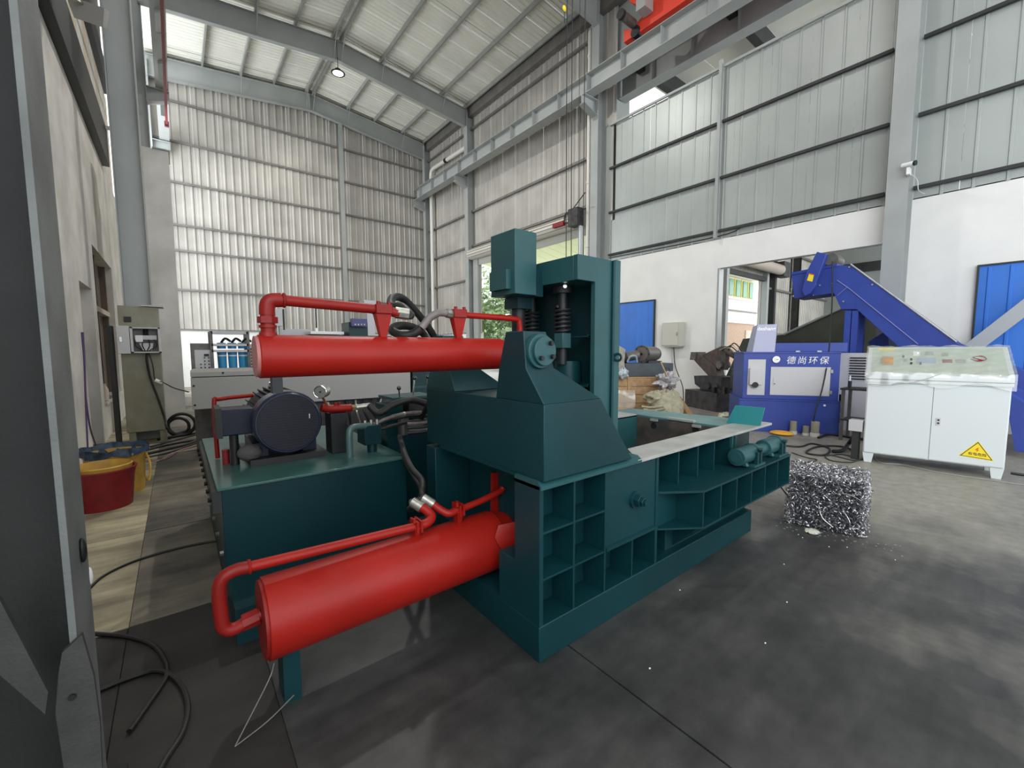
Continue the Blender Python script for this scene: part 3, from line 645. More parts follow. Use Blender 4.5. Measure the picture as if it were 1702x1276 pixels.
# lid housing
hb = MB().prism([(1.38, 0.945), (2.10, 0.945), (1.80, 1.33), (1.38, 1.33)], 'xz', 1.487, 2.713).build('lid_housing', TEAL, bl, bevel=0.004)
MB().box(1.364, 1.60, 1.70, 2.50, 0.935, 0.95).build('housing_floor', TEAL, hb)
for s in (0, 1):
    f = (lambda y: y) if s == 0 else mir
    def sec(x0, x1, ya, yb, z): return [(x0, f(ya), z), (x1, f(ya), z), (x1, f(yb), z), (x0, f(yb), z)]
    A = sec(1.38, 1.80, 1.487, 1.88, 1.33); B = sec(1.362, 1.555, 1.60, 1.825, 1.50); C_ = sec(1.362, 1.517, 1.62, 1.765, 1.69)
    m_ = MB(); m_.v = A+B+C_
    m_.f = [(0, 1, 2, 3), (8, 9, 10, 11)]+[(i, (i+1) % 4, 4+(i+1) % 4, 4+i) for i in range(4)]+[(4+i, 4+(i+1) % 4, 8+(i+1) % 4, 8+i) for i in range(4)]
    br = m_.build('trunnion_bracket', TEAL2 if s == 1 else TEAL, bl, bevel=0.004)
    yy = f(1.605); d = -1 if s == 0 else 1
    MB().cyl((1.455, yy+0.02, 1.588), (1.455, yy+d*0.022, 1.588), 0.088, n=36).build('pin_flange', TEAL2, br, bevel=0.004)
    k = MB().cyl((1.462, yy+d*0.02, 1.588), (1.462, yy+d*0.042, 1.588), 0.074, n=32).build('pin_cap', TEAL2, br, bevel=0.003)
    for a in (0.95, 3.9, 5.7):
        MB().cyl((1.462+0.05*math.cos(a), yy+d*0.04, 1.588+0.05*math.sin(a)), (1.462+0.05*math.cos(a), yy+d*0.062, 1.588+0.05*math.sin(a)), 0.012, n=6).build('bolt', DARKST, br)
# gate frame behind the brackets
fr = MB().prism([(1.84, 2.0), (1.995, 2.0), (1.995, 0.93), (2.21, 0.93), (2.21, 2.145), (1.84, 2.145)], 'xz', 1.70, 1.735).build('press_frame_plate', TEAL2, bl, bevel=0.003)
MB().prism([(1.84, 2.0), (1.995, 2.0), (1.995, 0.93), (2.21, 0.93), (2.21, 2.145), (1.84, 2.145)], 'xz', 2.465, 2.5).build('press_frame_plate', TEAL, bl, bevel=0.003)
MB().box(1.84, 2.205, 1.735, 2.465, 2.0, 2.143).build('press_head_beam', TEAL2, bl, bevel=0.003)
MB().box(2.17, 2.205, 1.735, 2.465, 0.93, 2.0).build('press_back_plate', TEAL, bl)
MB().box(2.145, 2.165, 1.684, 1.70, 0.94, 2.14).build('cover_strip', TEAL, fr)
MB().box(2.172, 2.222, 1.690, 1.704, 0.94, 2.15).build('edge_strip', TEAL2, fr)
MB().ring((2.185, 1.672, 1.545), (1, 0.3, 0), 0.022, 0.008, 16, 6).build('lifting_eye', TEAL, fr)
for z in (1.37, 1.68): MB().box(1.995, 2.17, 1.75, 1.765, z-0.01, z+0.01).box(1.99, 2.17, 1.75, 1.95, z-0.008, z).build('cross_plate', TEAL, bl)
MB().cyl((2.05, 1.98, 1.30), (2.05, 1.98, 1.52), 0.09, n=24).build('guide_boss', TEAL, bl)
MB().prism([(2.06, 1.33), (2.42, 1.33), (2.36, 1.925), (2.12, 1.925)], 'xz', 2.52, 2.56).build('rear_gusset', TEAL2, bl)
for s in (0, 1):
    yy = 1.95 if s == 0 else mir(1.95)
    rod = MB().cyl((1.972, yy, 1.50), (1.972, yy, 2.0), 0.030, n=18).build('tie_rod', DARKST, bl)
    MB().cyl((1.972, yy, 1.955), (1.972, yy, 1.995), 0.062, n=18).build('rod_flange', DARKST, rod)
    sp = MB(); pts = []
    for i in range(81):
        a = i/80*2*PI*6.5; pts.append((1.972+0.046*math.cos(a), yy+0.046*math.sin(a), 1.70+0.17*i/80))
    sp.tube(pts, 0.010, n=6, smooth=False).build('coil_spring', DARKST, rod)
    MB().cyl((1.972, yy, 1.605), (1.972, yy, 1.70), 0.062, n=6).build('hex_nut', TEAL2, rod, bevel=0.003)
MB().tube([(1.92, 1.88, 1.985), (1.90, 1.86, 1.985)], 0.012, n=8, smooth=False).build('grease_nipple', CHROME, bl)
ob = MB().box(1.60, 1.772, 1.98, 2.225, 1.93, 2.31).build('oil_box', TEAL2, bl, bevel=0.004)
MB().box(1.565, 1.60, 2.02, 2.19, 1.96, 2.075).build('side_cover', TEAL2, ob)
MB().box(1.772, 1.845, 2.0, 2.2, 1.93, 2.10).build('mount_neck', TEAL, ob)
MB().cyl((1.79, 2.18, 1.62), (1.79, 2.18, 1.93), 0.045, n=20).build('lid_rod', DARKST, ob)
MB().box(1.72, 1.84, 2.10, 2.24, 1.86, 1.93).build('rod_clevis', TEAL, ob)

# red cylinders ---------------------------------------------------------
YC = 2.1
uc = MB().cyl((0.275, YC, 1.571), (1.565, YC, 1.571), 0.094, n=48).build('upper_cylinder', RED, bl, bevel=0.004)
MB().cyl((0.262, YC, 1.571), (0.276, YC, 1.571), 0.088, n=40).build('end_cap', mat('pale_red_cap', (0.45, 0.16, 0.15), 0.5), uc)
MB().cyl((1.565, YC, 1.571), (1.78, YC, 1.571), 0.080, n=32).build('rod_clevis', RED, uc, bevel=0.006)
MB().ring((1.565, YC, 1.571), (1, 0, 0), 0.084, 0.010, 36, 8).build('weld_bead', RED, uc)
MB().box(0.32, 0.36, YC-0.03, YC+0.03, 1.41, 1.48).build('lower_lug', DARKST, uc)
up = MB().cyl((0.318, YC, 1.645), (0.318, YC, 1.755), 0.028, n=18).cyl((0.318, YC, 1.65), (0.318, YC, 1.675), 0.040, 0.034, n=18).build('riser_pipe', REDP, uc)
MB().cyl((0.318, YC, 1.715), (0.318, YC, 1.742), 0.040, n=6).cyl((0.318, YC, 1.695), (0.318, YC, 1.706), 0.035, n=18).build('union_nut', REDP, uc)
MB().tube([(0.318, YC, 1.75), (0.320, YC, 1.79), (0.335, YC, 1.812), (0.375, YC, 1.818)], 0.031, n=14).build('elbow', REDP, uc)
MB().tube([(0.36, YC, 1.818), (0.79, YC, 1.802)], 0.024, n=14, smooth=False).ring((0.385, YC, 1.817), (1, 0, 0), 0.028, 0.006, 18, 6).build('feed_pipe', REDP, uc)
def stand(x, name='pipe_stand'):
    t_ = MB().hexa([(x-0.016, YC-0.014, 1.66), (x+0.016, YC-0.014, 1.66), (x+0.016, YC+0.014, 1.66), (x-0.016, YC+0.014, 1.66)],
                   [(x-0.042, YC-0.026, 1.785), (x+0.042, YC-0.026, 1.785), (x+0.042, YC+0.026, 1.785), (x-0.042, YC+0.026, 1.785)]).build(name, RED, uc, bevel=0.002)
    MB().box(x-0.042, x+0.042, YC-0.036, YC+0.036, 1.778, 1.826).build('flange_block', REDP, uc, bevel=0.004)
    for dx in (-0.025, 0.03): MB().cyl((x+dx, YC-0.02, 1.826), (x+dx, YC-0.02, 1.84), 0.010, n=6).build('bolt', REDP, t_)
stand(0.83); stand(1.275)
MB().tube([(1.315, YC, 1.797), (1.68, YC, 1.790), (1.730, YC, 1.768), (1.738, YC, 1.66)], 0.018, n=12).build('feed_pipe', RED, uc)
MB().tube([(0.865, YC, 1.795), (0.915, YC-0.01, 1.785)], 0.024, n=14, smooth=False).build('pipe_end', REDP, uc)
MB().cyl((0.90, YC, 1.79), (0.965, YC-0.02, 1.782), 0.030, n=8).build('hose_coupling', ZINC, uc)
MB().tube([(1.24, YC, 1.797), (1.20, YC, 1.802)], 0.026, n=8, smooth=False).build('hose_coupling', ZINC, uc)
MB().tube([(1.205, YC, 1.802), (1.15, YC, 1.800), (1.10, YC+0.01, 1.770), (1.055, YC+0.02, 1.715)], 0.021, n=12).build('hose_sleeve', SLEEVE, uc)
def hose(pts, r, label, m=HOSE, parent=None, name='hydraulic_hose'):
    h_ = MB().tube(pts, r, n=12, k=8).build(name, m, parent)
    return tag(h_, label, 'hose') if parent is None else h_
P_ = lambda px, py, y: tuple(W(px, py, 'y', y))
hose([(0.962, 2.08, 1.782), (0.99, 2.12, 1.785), P_(668, 510, 2.22), P_(650, 508, 2.32), P_(654, 494, 2.42), P_(672, 498, 2.5), P_(700, 528, 2.55), P_(722, 560, 2.6), P_(740, 600, 2.75), P_(745, 660, 3.0), P_(722, 700, 3.3), P_(700, 700, 3.55)], 0.024,
     'thick black hose looping up from the left coupling over the upper red cylinder')
hose([(1.055, 2.12, 1.715), P_(686, 555, 2.15), P_(668, 557, 2.19), P_(652, 549, 2.26), P_(660, 542, 2.34), P_(680, 542, 2.42), P_(698, 550, 2.5), P_(710, 565, 2.7), P_(722, 600, 2.85), P_(716, 660, 3.2), P_(700, 695, 3.5)], 0.024,
     'thick black hose from the grey sleeve doubling back behind the upper red cylinder')
# lower cylinder
lc = MB().cyl((0.245, YC, 0.40), (1.50, YC, 0.40), 0.178, n=56).build('lower_cylinder', RED, bl, bevel=0.004)
MB().cyl((0.232, YC, 0.40), (0.246, YC, 0.40), 0.168, n=40).build('end_cap', REDP, lc)
MB().cyl((1.50, YC, 0.40), (1.60, YC, 0.40), 0.150, n=40).build('front_gland', RED, lc)
MB().prism([(1.545, 0.30), (1.60, 0.30), (1.60, 0.80), (1.56, 0.80)], 'xz', YC+0.06, YC+0.085).build('mount_ear', RED, lc)
MB().hexa([(1.44, 1.90, 0.40), (1.60, 1.86, 0.40), (1.60, 1.88, 0.46), (1.44, 1.92, 0.46)], [(1.40, 1.93, 0.50), (1.585, 1.86, 0.54), (1.585, 1.88, 0.58), (1.44, 1.95, 0.56)]).build('mount_ear', RED, lc, bevel=0.004)
MB().box(1.60, 1.64, 1.70, 2.5, 0.2, 0.9).build('mount_wall', TEAL, bl)
PY = 2.09
MB().tube([(0.235, YC, 0.425), (0.19, YC, 0.415), (0.13, PY, 0.405), (0.095, PY, 0.43), (0.088, PY, 0.50), (0.088, PY, 0.60), (0.105, PY, 0.645), (0.15, PY, 0.662), (0.20, PY, 0.66)], 0.027, n=14).build('end_pipe', REDP, lc)
MB().cyl((0.165, YC, 0.412), (0.225, YC, 0.422), 0.036, n=8).build('union_nut', REDP, lc)
MB().tube([(0.19, PY, 0.66), (0.985, PY, 0.628)], 0.023, n=14, smooth=False).ring((0.20, PY, 0.66), (1, 0, 0), 0.027, 0.006, 18, 6).build('feed_pipe', RED, lc)
for x, z in ((0.985, 0.628), (1.255, 0.655)):
    k = MB().hexa([(x-0.012, YC-0.02, 0.56), (x+0.012, YC-0.02, 0.56), (x+0.012, YC+0.02, 0.56), (x-0.012, YC+0.02, 0.56)], [(x-0.02, YC-0.04, z), (x+0.02, YC-0.04, z), (x+0.02, YC+0.04, z), (x-0.02, YC+0.04, z)]).build('pipe_clamp', RED, lc, bevel=0.002)
    MB().box(x-0.012, x+0.0, YC-0.045, YC+0.045, z-0.03, z+0.035).box(x+0.012, x+0.024, YC-0.045, YC+0.045, z-0.03, z+0.035).cyl((x-0.02, YC-0.03, z+0.03), (x-0.02, YC-0.03, z+0.055), 0.009, n=6).build('clamp_flange', RED, k)
MB().tube([(1.27, PY, 0.655), (1.42, PY, 0.672), (1.56, PY, 0.70), (1.585, PY, 0.72)], 0.020, n=12, k=4).build('feed_pipe', RED, lc)
MB().tube([(0.995, PY, 0.628), (1.05, PY, 0.630), (1.09, PY+0.02, 0.65), (1.075, PY+0.06, 0.68), (1.05, PY+0.09, 0.70)], 0.026, n=14).build('elbow', RED, lc)
MB().tube([(1.25, PY, 0.655), (1.19, PY, 0.65), (1.155, PY+0.03, 0.67), (1.125, PY+0.07, 0.70)], 0.022, n=14).build('elbow', RED, lc)
MB().cyl((1.06, PY+0.08, 0.69), (1.025, PY+0.13, 0.72), 0.030, n=14).build('hose_coupling', ZINC, lc)
MB().cyl((1.13, PY+0.065, 0.695), (1.09, PY+0.12, 0.73), 0.028, n=14).build('hose_coupling', ZINC, lc)
hose([(1.025, PY+0.13, 0.72), P_(688, 841, 2.28), P_(681, 846, 2.4), P_(690, 836, 2.55), P_(700, 825, 2.7), P_(698, 808, 2.85), P_(676, 770, 3.0), P_(668, 740, 3.3)], 0.021, 'black hose on the lower coupling bending back behind the tank edge')
hose([(1.09, PY+0.12, 0.73), P_(712, 836, 2.3), P_(702, 822, 2.38), P_(703, 806, 2.45), P_(700, 796, 2.55), P_(684, 778, 2.8), P_(672, 752, 3.1), P_(664, 725, 3.4)], 0.021, 'black hose on the upper coupling of the lower cylinder, rising past the tank corner')
# rear support of the lower cylinder and small bracket with wires
MB().box(0.30, 0.37, 2.03, 2.17, 0, 0.235).build('cylinder_stand', TEAL, bl)
MB().tube([(0.10, 1.93, 0.005), (0.24, 2.04, 0.14), (0.27, 2.06, 0.20)], 0.003, n=6).build('tie_wire', IRONG, bl)
MB().tube([(0.10, 1.93, 0.005), (0.22, 1.95, 0.03), (0.33, 1.99, 0.06)], 0.003, n=6).build('tie_wire', IRONG, bl)

# ================================================================== HYDRAULIC UNIT
hu = thing('hydraulic_power_unit', 'dark teal oil tank with a dark blue electric motor on top, left of the baler', 'hydraulic unit', (0.78, 4.0, 0))
MB().box(0.172, 1.385, 3.1, 4.95, 0.2, 0.735).build('oil_tank', TEAL, hu, bevel=0.004)
TT = mat('tank_top_paint', (0.045, 0.14, 0.125), 0.36, 0, 0.3, 4, coat=0.3)
MB().box(0.150, 1.395, 3.085, 4.97, 0.735, 0.752).build('tank_lid', TT, hu, bevel=0.003)
MB().box(0.175, 1.38, 2.62, 4.9, 0.0, 0.2).build('tank_skid', TEAL, hu)
MB().box(0.125, 0.172, 3.1, 4.95, 0.60, 0.735).build('side_cover', STEELD, hu)
for k in range(9): MB().cyl((0.125, 3.2+k*0.21, 0.66), (0.105, 3.2+k*0.21, 0.66), 0.016, n=6).build('cover_bolt', DARKST, hu)
for k in range(5): MB().cyl((0.17, 3.2+k*0.36, 0.30), (0.150, 3.2+k*0.36, 0.30), 0.016, n=6).build('cover_bolt', ZINC, hu)
# motor, axis along y, fan cover to the viewer
mc = Vector((0.63, 3.45, 1.06)); R_ = 0.232
mo = MB().cyl(mc+Vector((0, 0.18, 0)), mc+Vector((0, 0.72, 0)), R_-0.03, n=40).build('motor_body', MOTOR, hu)
fn = MB()
for k in range(34):
    a = 2*PI*k/34
    if 3.7 < a < 5.7: continue
    d = Vector((math.cos(a), 0, math.sin(a))); n_ = Vector((-math.sin(a), 0, math.cos(a)))*0.004
    c0 = mc+Vector((0, 0.20, 0))+d*(R_-0.035); c1 = mc+Vector((0, 0.70, 0))+d*(R_-0.035)
    fn.hexa([c0-n_, c0+n_, c1+n_, c1-n_], [c0-n_+d*0.035, c0+n_+d*0.035, c1+n_+d*0.035, c1-n_+d*0.035])
f_ = fn.build('cooling_fins', MOTOR, mo); f_['kind'] = 'stuff'
MCOV = mat('motor_cover_paint', (0.014, 0.020, 0.050), 0.30, 0.2, coat=0.2)
MB().cyl(mc+Vector((0, 0.02, 0)), mc+Vector((0, 0.19, 0)), R_, n=56).cyl(mc+Vector((0, 0.0, 0)), mc+Vector((0, 0.02, 0)), R_-0.02, R_, n=56).build('fan_cover', MCOV, mo)
MB().cyl(mc+Vector((0, -0.002, 0)), mc, R_-0.026, n=56).build('grille_recess', BLACK, mo)
for k in range(21):
    z = -0.19+k*0.019; hw = math.sqrt(max(0, (R_-0.03)**2-z*z))
    MB().box(mc.x-hw, mc.x+hw, mc.y-0.008, mc.y-0.002, mc.z+z-0.0045, mc.z+z+0.0045).build('grille_slat', MOTOR, mo)
MB().ring(mc+Vector((0, -0.002, 0)), (0, 1, 0), R_-0.018, 0.007, 48, 6).build('cover_rim', MCOV, mo)
p = mc+Vector((0.135, -0.009, 0.02))
MB().box(p.x, p.x+0.006, p.y-0.001, p.y+0.001, p.z, p.z+0.035).build('label_mark', PAPER, mo)
for s in (-1, 1):
    MB().box(mc.x+s*0.17-0.05, mc.x+s*0.17+0.05, 3.62, 4.1, 0.80, 0.90).build('motor_foot', MOTOR, mo)
MB().box(mc.x-0.25, mc.x+0.27, 3.52, 4.25, 0.752, 0.80).build('motor_plinth', BLACK, hu)
tb = MB().box(mc.x-0.42, mc.x-0.20, 3.62, 3.85, 0.98, 1.17).build('terminal_box', MOTOR, mo, bevel=0.008)
MB().box(mc.x-0.435, mc.x-0.40, 3.60, 3.87, 0.97, 1.185).build('box_lid', STEELD, tb)
MB().ring(mc+Vector((-0.05, 0.30, 0.265)), (0, 1, 0.0), 0.026, 0.008, 24, 8).build('lifting_eye', CHROME, mo)
MB().cyl(mc+Vector((-0.05, 0.30, 0.20)), mc+Vector((-0.05, 0.30, 0.24)), 0.014, n=10).build('eye_stem', CHROME, mo)
MB().tube([(mc.x-0.42, 3.95, 0.76), (mc.x-0.42, 3.98, 1.18), (mc.x-0.38, 4.0, 1.215), (mc.x-0.15, 4.05, 1.225)], 0.016, n=10).build('return_pipe', RED, hu)
MB().cyl((mc.x-0.38, 3.75, 0.752), (mc.x-0.38, 3.75, 0.86), 0.025, n=12).build('breather', BUCK, hu)
MB().cyl((mc.x-0.33, 3.68, 0.752), (mc.x-0.33, 3.68, 0.98), 0.03, n=12).build('strainer', BLACK, hu)
MB().ball((mc.x-0.24, 3.62, 0.84), 0.07, 12, 8, (1.2, 1, 0.9)).build('rag_bundle', mat('grey_rag', (0.10, 0.09, 0.09), 0.9, bump=0.8, bscale=50), hu)
# pump outlet, gauge and valve
pb = MB().box(0.95, 1.08, 3.55, 3.72, 0.752, 1.08).build('relief_valve', DARKST, hu, bevel=0.004)
MB().tube([(0.90, 3.62, 1.13), (0.97, 3.62, 1.115), (1.10, 3.60, 1.11), (1.13, 3.60, 1.11)], 0.033, n=14).build('outlet_pipe', RED, hu)
MB().box(1.0, 1.02, 3.60, 3.62, 1.14, 1.165).box(1.03, 1.045, 3.60, 3.62, 1.14, 1.165).build('set_screw', REDP, hu)
g0 = W(533, 651, 'y', 3.55)
g = MB().cyl(g0+Vector((0.045, 0.075, 0)), g0, 0.052, n=32).build('pressure_gauge', ZINC, hu, bevel=0.003)
MB().ring(g0+Vector((-0.006, -0.001, 0)), (0.5, 0.85, 0), 0.048, 0.006, 32, 8).build('gauge_bezel', CHROME, g)
dv = Vector((-0.5, -0.85, 0)).normalized()
MB().cyl(g0+dv*0.004, g0+dv*0.010, 0.043, n=28).build('gauge_dial', mat('gauge_face', (0.20, 0.20, 0.18), 0.3), g)
MB().cyl(g0+dv*0.011, g0+dv*0.013, 0.008, n=12).build('gauge_hub', DARKST, g)
MB().tube([g0+Vector((0.02, 0.03, -0.045)), (0.93, 3.6, 1.17), (0.955, 3.61, 1.13)], 0.010, n=8).build('gauge_stem', mat('brass', (0.45, 0.18, 0.06), 0.35, 0.6), g)
MB().tube([(1.03, 3.35, 0.752), (1.03, 3.35, 0.93), (1.05, 3.36, 0.975), (1.10, 3.38, 0.985), (1.22, 3.42, 0.97)], 0.026, n=12).build('suction_elbow', mat('pale_teal_pipe', (0.10, 0.17, 0.17), 0.35, 0.2), hu)
vb = MB().box(1.16, 1.30, 3.38, 3.56, 0.82, 0.98).build('valve_block', TEAL, hu, bevel=0.004)
MB().cyl((1.24, 3.44, 0.752), (1.24, 3.44, 0.82), 0.04, n=14).build('valve_neck', TEAL, vb)
for dx in (0, 0.05, 0.1): MB().cyl((1.18+dx, 3.42, 0.98), (1.18+dx, 3.42, 1.02), 0.012, n=6).build('valve_bolt', ZINC, vb)
MB().cyl((1.13, 3.60, 1.11), (1.17, 3.59, 1.112), 0.026, n=6).build('adapter_nut', mat('brass_nut', (0.4, 0.3, 0.15), 0.35, 0.7), hu)
MB().cyl((1.17, 3.59, 1.112), (1.28, 3.57, 1.12), 0.024, n=14).build('hose_coupling', ZINC, hu)
hose([(1.27, 3.57, 1.12), P_(630, 686, 3.5), P_(655, 672, 3.45), P_(680, 665, 3.4), P_(700, 668, 3.4), P_(716, 676, 3.4), P_(740, 700, 3.4)], 0.030, 'black hose arching from the red pump outlet to the baler housing')
# control valve stand with three levers
cs = thing('control_valve', 'valve stand with three chrome ball levers between tank and baler', 'valve', (1.75, 3.75, 0))
MB().box(1.45, 1.95, 3.62, 4.0, 0.0, 0.82).build('stand', TEAL, cs)
MB().box(1.50, 1.93, 3.60, 3.95, 1.145, 1.165).build('top_plate', TEAL2, cs)
MB().box(1.66, 1.90, 3.62, 3.9, 0.95, 1.145).build('valve_body', BLACK, cs, bevel=0.01)
MB().cyl((1.60, 3.62, 0.82), (1.60, 3.62, 0.97), 0.05, n=14).build('filter_can', IRONG, cs)
MB().box(1.45, 1.62, 3.66, 3.9, 0.82, 1.10).build('manifold', TEAL, cs)
for (a, b) in (((665, 668), (663, 645)), ((686, 660), (689, 628)), ((712, 650), (711, 626))):
    A = W(*a, 'y', 3.62); B = W(*b, 'y', 3.60)
    lv = MB().cyl(A, B, 0.008, n=10).build('lever', CHROME, cs)
    MB().ball(B, 0.020, 16, 10).build('ball_knob', mat('black_knob', (0.02, 0.02, 0.02), 0.08, 0.3, coat=1.0) if 'black_knob' not in bpy.data.materials else bpy.data.materials['black_knob'], lv)
for i, (z, r, dy) in enumerate(((1.02, 0.016, 0), (0.985, 0.014, 0.05), (0.94, 0.016, 0.02))):
    MB().tube([(1.22, 3.46, 0.95-i*0.02), (1.38, 3.42+dy, z), (1.60, 3.44+dy, z+0.02), (1.78, 3.40+dy, z), (1.72, 3.35, z-0.06), (1.55, 3.42, z-0.07)], r, n=10).build('control_hose', HOSE if i else SLEEVE, cs)
MB().cyl((1.42, 3.44, 1.02), (1.54, 3.44, 1.035), 0.022, n=12).build('hose_coupling', ZINC, cs)

# ================================================================== RIGHT SIDE MACHINES
def frame_T(org, xdir):
    x = Vector((xdir[0], xdir[1], 0)).normalized(); y = Vector((-x.y, x.x, 0))
    return Matrix(((x.x, y.x, 0, org[0]), (x.y, y.y, 0, org[1]), (x.z, y.z, 1, org[2] if len(org) > 2 else 0), (0, 0, 0, 1)))
def L(T):
    m = MB(); m.T = T; return m
# --- electric control cabinet
cb = thing('control_cabinet', 'white two-door control cabinet with a yellow warning triangle and film-covered desk', 'cabinet', (7.9, 0.9, 0))
A = Vector((7.53, 1.5, 0)); B = Vector((7.77, 0.2, 0)); T = frame_T(A, B-A); Wd = (B-A).length
L(T).box(0, Wd, 0, 0.52, 0.13, 1.13).build('cabinet_body', CABW, cb, bevel=0.004)
for a, b, l in ((0.012, Wd/2-0.004, None), (Wd/2+0.004, Wd-0.012, None)):
    d = L(T).box(a, b, -0.018, 0.0, 0.145, 1.09).build('cabinet_door', CABW, cb, bevel=0.002)
lk = L(T).box(Wd/2+0.045, Wd/2+0.085, -0.026, -0.018, 0.60, 0.70).build('door_lock', LGREY, d)
L(T).cyl((Wd/2+0.065, -0.03, 0.67), (Wd/2+0.065, -0.02, 0.67), 0.012, n=12).cyl((Wd/2+0.065, -0.03, 0.63), (Wd/2+0.065, -0.02, 0.63), 0.012, n=12).build('lock_button', STEELD, d)
for a in (0.0, Wd-0.12): 
    L(T).hexa([(a+0.02, 0.0, 0), (a+0.10, 0.0, 0), (a+0.10, 0.05, 0), (a+0.02, 0.05, 0)], [(a, 0, 0.13), (a+0.12, 0, 0.13), (a+0.12, 0.06, 0.13), (a, 0.06, 0.13)]).build('foot', CABW, cb)
    L(T).box(a+0.02, a+0.1, 0.45, 0.5, 0, 0.13).build('foot', CABW, cb)
L(T).box(-0.012, Wd+0.012, -0.03, 0.53, 1.13, 1.165).build('desk_rail', CABW, cb, bevel=0.003)
L(T).box(-0.012, Wd+0.012, -0.03, 0.53, 1.178, 1.245).build('desk_edge', CABW, cb, bevel=0.003)
L(T).box(0, Wd, -0.01, 0.5, 1.165, 1.178).build('shadow_gap', DARKST, cb)
def desk(a, b, u0, u1, h0, h1): # slab on the sloped desk: u along the slope 0..1
    s = lambda u, h: (-0.03+0.56*u, 1.245+0.36*u+h)
    return L(T).hexa([(a, s(u0, h0)[0], s(u0, h0)[1]), (b, s(u0, h0)[0], s(u0, h0)[1]), (b, s(u1, h0)[0], s(u1, h0)[1]), (a, s(u1, h0)[0], s(u1, h0)[1])],
                     [(a, s(u0, h1)[0], s(u0, h1)[1]), (b, s(u0, h1)[0], s(u0, h1)[1]), (b, s(u1, h1)[0], s(u1, h1)[1]), (a, s(u1, h1)[0], s(u1, h1)[1])])
L(T).prism([(-0.03, 1.245), (0.53, 1.245), (0.53, 1.605)], 'yz', -0.012, Wd+0.012).build('sloped_desk', CABW, cb)
GR = mat('desk_overlay_green_grey', (0.52, 0.60, 0.50), 0.5)
desk(0.03, Wd-0.03, 0.05, 0.95, 0.0, 0.004).build('desk_overlay', GR, cb)
desk(0.14, 0.26, 0.30, 0.55, 0.005, 0.035).build('brown_label_box', WOOD, cb)
desk(0.10, 0.27, 0.86, 0.93, 0.005, 0.012).build('yellow_strip', YEL, cb)
for a, b, u0, u1, m_ in ((0.46, 0.53, 0.66, 0.80, PAPER), (0.58, 0.66, 0.68, 0.80, STEEL), (0.74, 0.80, 0.66, 0.76, STEEL), (0.50, 0.68, 0.40, 0.56, mat('pale_blue_screen', (0.35, 0.45, 0.62), 0.3)),
                         (0.74, 0.83, 0.42, 0.52, BUCK), (0.86, 0.95, 0.42, 0.52, STEEL), (0.36, 0.40, 0.44, 0.54, STEEL)):
    desk(a, b, u0, u1, 0.005, 0.014).build('desk_plate', m_, cb)
for a, u in ((0.44, 0.36), (0.53, 0.36), (0.36, 0.62), (0.44, 0.50)):
    s = Vector((a, -0.03+0.56*u, 1.245+0.36*u)); L(T).cyl(s, s+Vector((0, -0.015, 0.024)), 0.012, n=12).build('push_button', BLACK, cb)
rc = L(T); rc.tube([(1.00, 0.28, 1.45), (1.06, 0.22, 1.43), (1.13, 0.27, 1.45), (1.10, 0.33, 1.49), (1.02, 0.31, 1.475), (1.06, 0.25, 1.45), (1.10, 0.24, 1.44)], 0.007, n=6)
rc.build('red_wire_loop', BUCK, cb)
fl = L(T); vs = []; nx, ny = 46, 22
for j in range(ny+1):
    for i in range(nx+1):
        u = j/ny; a = -0.03+(Wd+0.06)*i/nx
        h = 0.022+0.012*math.sin(i*0.7+j*1.1)*math.cos(i*0.23-j*0.9)+random.uniform(-0.006, 0.006)
        if u < 0.82:
            q = (u/0.82); q = 1-q; vs.append((a, -0.03+0.56*q-0.5*h, 1.245+0.36*q+h))
        else:
            q = (u-0.82)/0.18; vs.append((a, -0.05-0.004*math.sin(i*0.9), 1.25-0.13*q*(1+0.3*math.sin(i*0.31))))
fl.add(vs, [(j*(nx+1)+i, j*(nx+1)+i+1, (j+1)*(nx+1)+i+1, (j+1)*(nx+1)+i) for j in range(ny) for i in range(nx)])
fl.build('plastic_film', FILM, cb)
L(T).tube([(0.02, -0.058, 1.10), (0.25, -0.065, 1.10), (0.50, -0.07, 1.16), (0.72, -0.04, 1.27)], 0.004, n=6).build('film_fold', BARE, cb)
# warning triangle: sign, border, bolt, words
t0, t1, tp = (0.945, 0.245), (1.215, 0.225), (1.087, 0.432)
def tri(s, y, h):
    cx = sum(p[0] for p in (t0, t1, tp))/3; cz = sum(p[1] for p in (t0, t1, tp))/3
    return L(T).prism([(cx+(p[0]-cx)*s, cz+(p[1]-cz)*s) for p in (t0, t1, tp)], 'xz', y, y-h)
sg = tri(1.12, -0.0182, 0.0012).build('warning_triangle', YEL, d)
tri(1.03, -0.0195, 0.0006).build('triangle_border', SIGNK, d); tri(0.92, -0.0202, 0.0006).build('triangle_field', YEL, d)
L(T).prism([(1.088, 0.362), (1.064, 0.330), (1.084, 0.330), (1.076, 0.305), (1.104, 0.337), (1.086, 0.337), (1.100, 0.362)], 'xz', -0.0208, -0.0216).build('lightning_symbol', SIGNR, d)
ex = T.to_3x3() @ Vector((1, 0, 0)); O_ = T @ Vector((1.008, -0.0212, 0.268))
text('warning_words', '有电危险', 0.040, O_, ex+Vector((0, 0, -0.04)), (0, 0, 1), SIGNK, d, 0.0003, 0.0006)
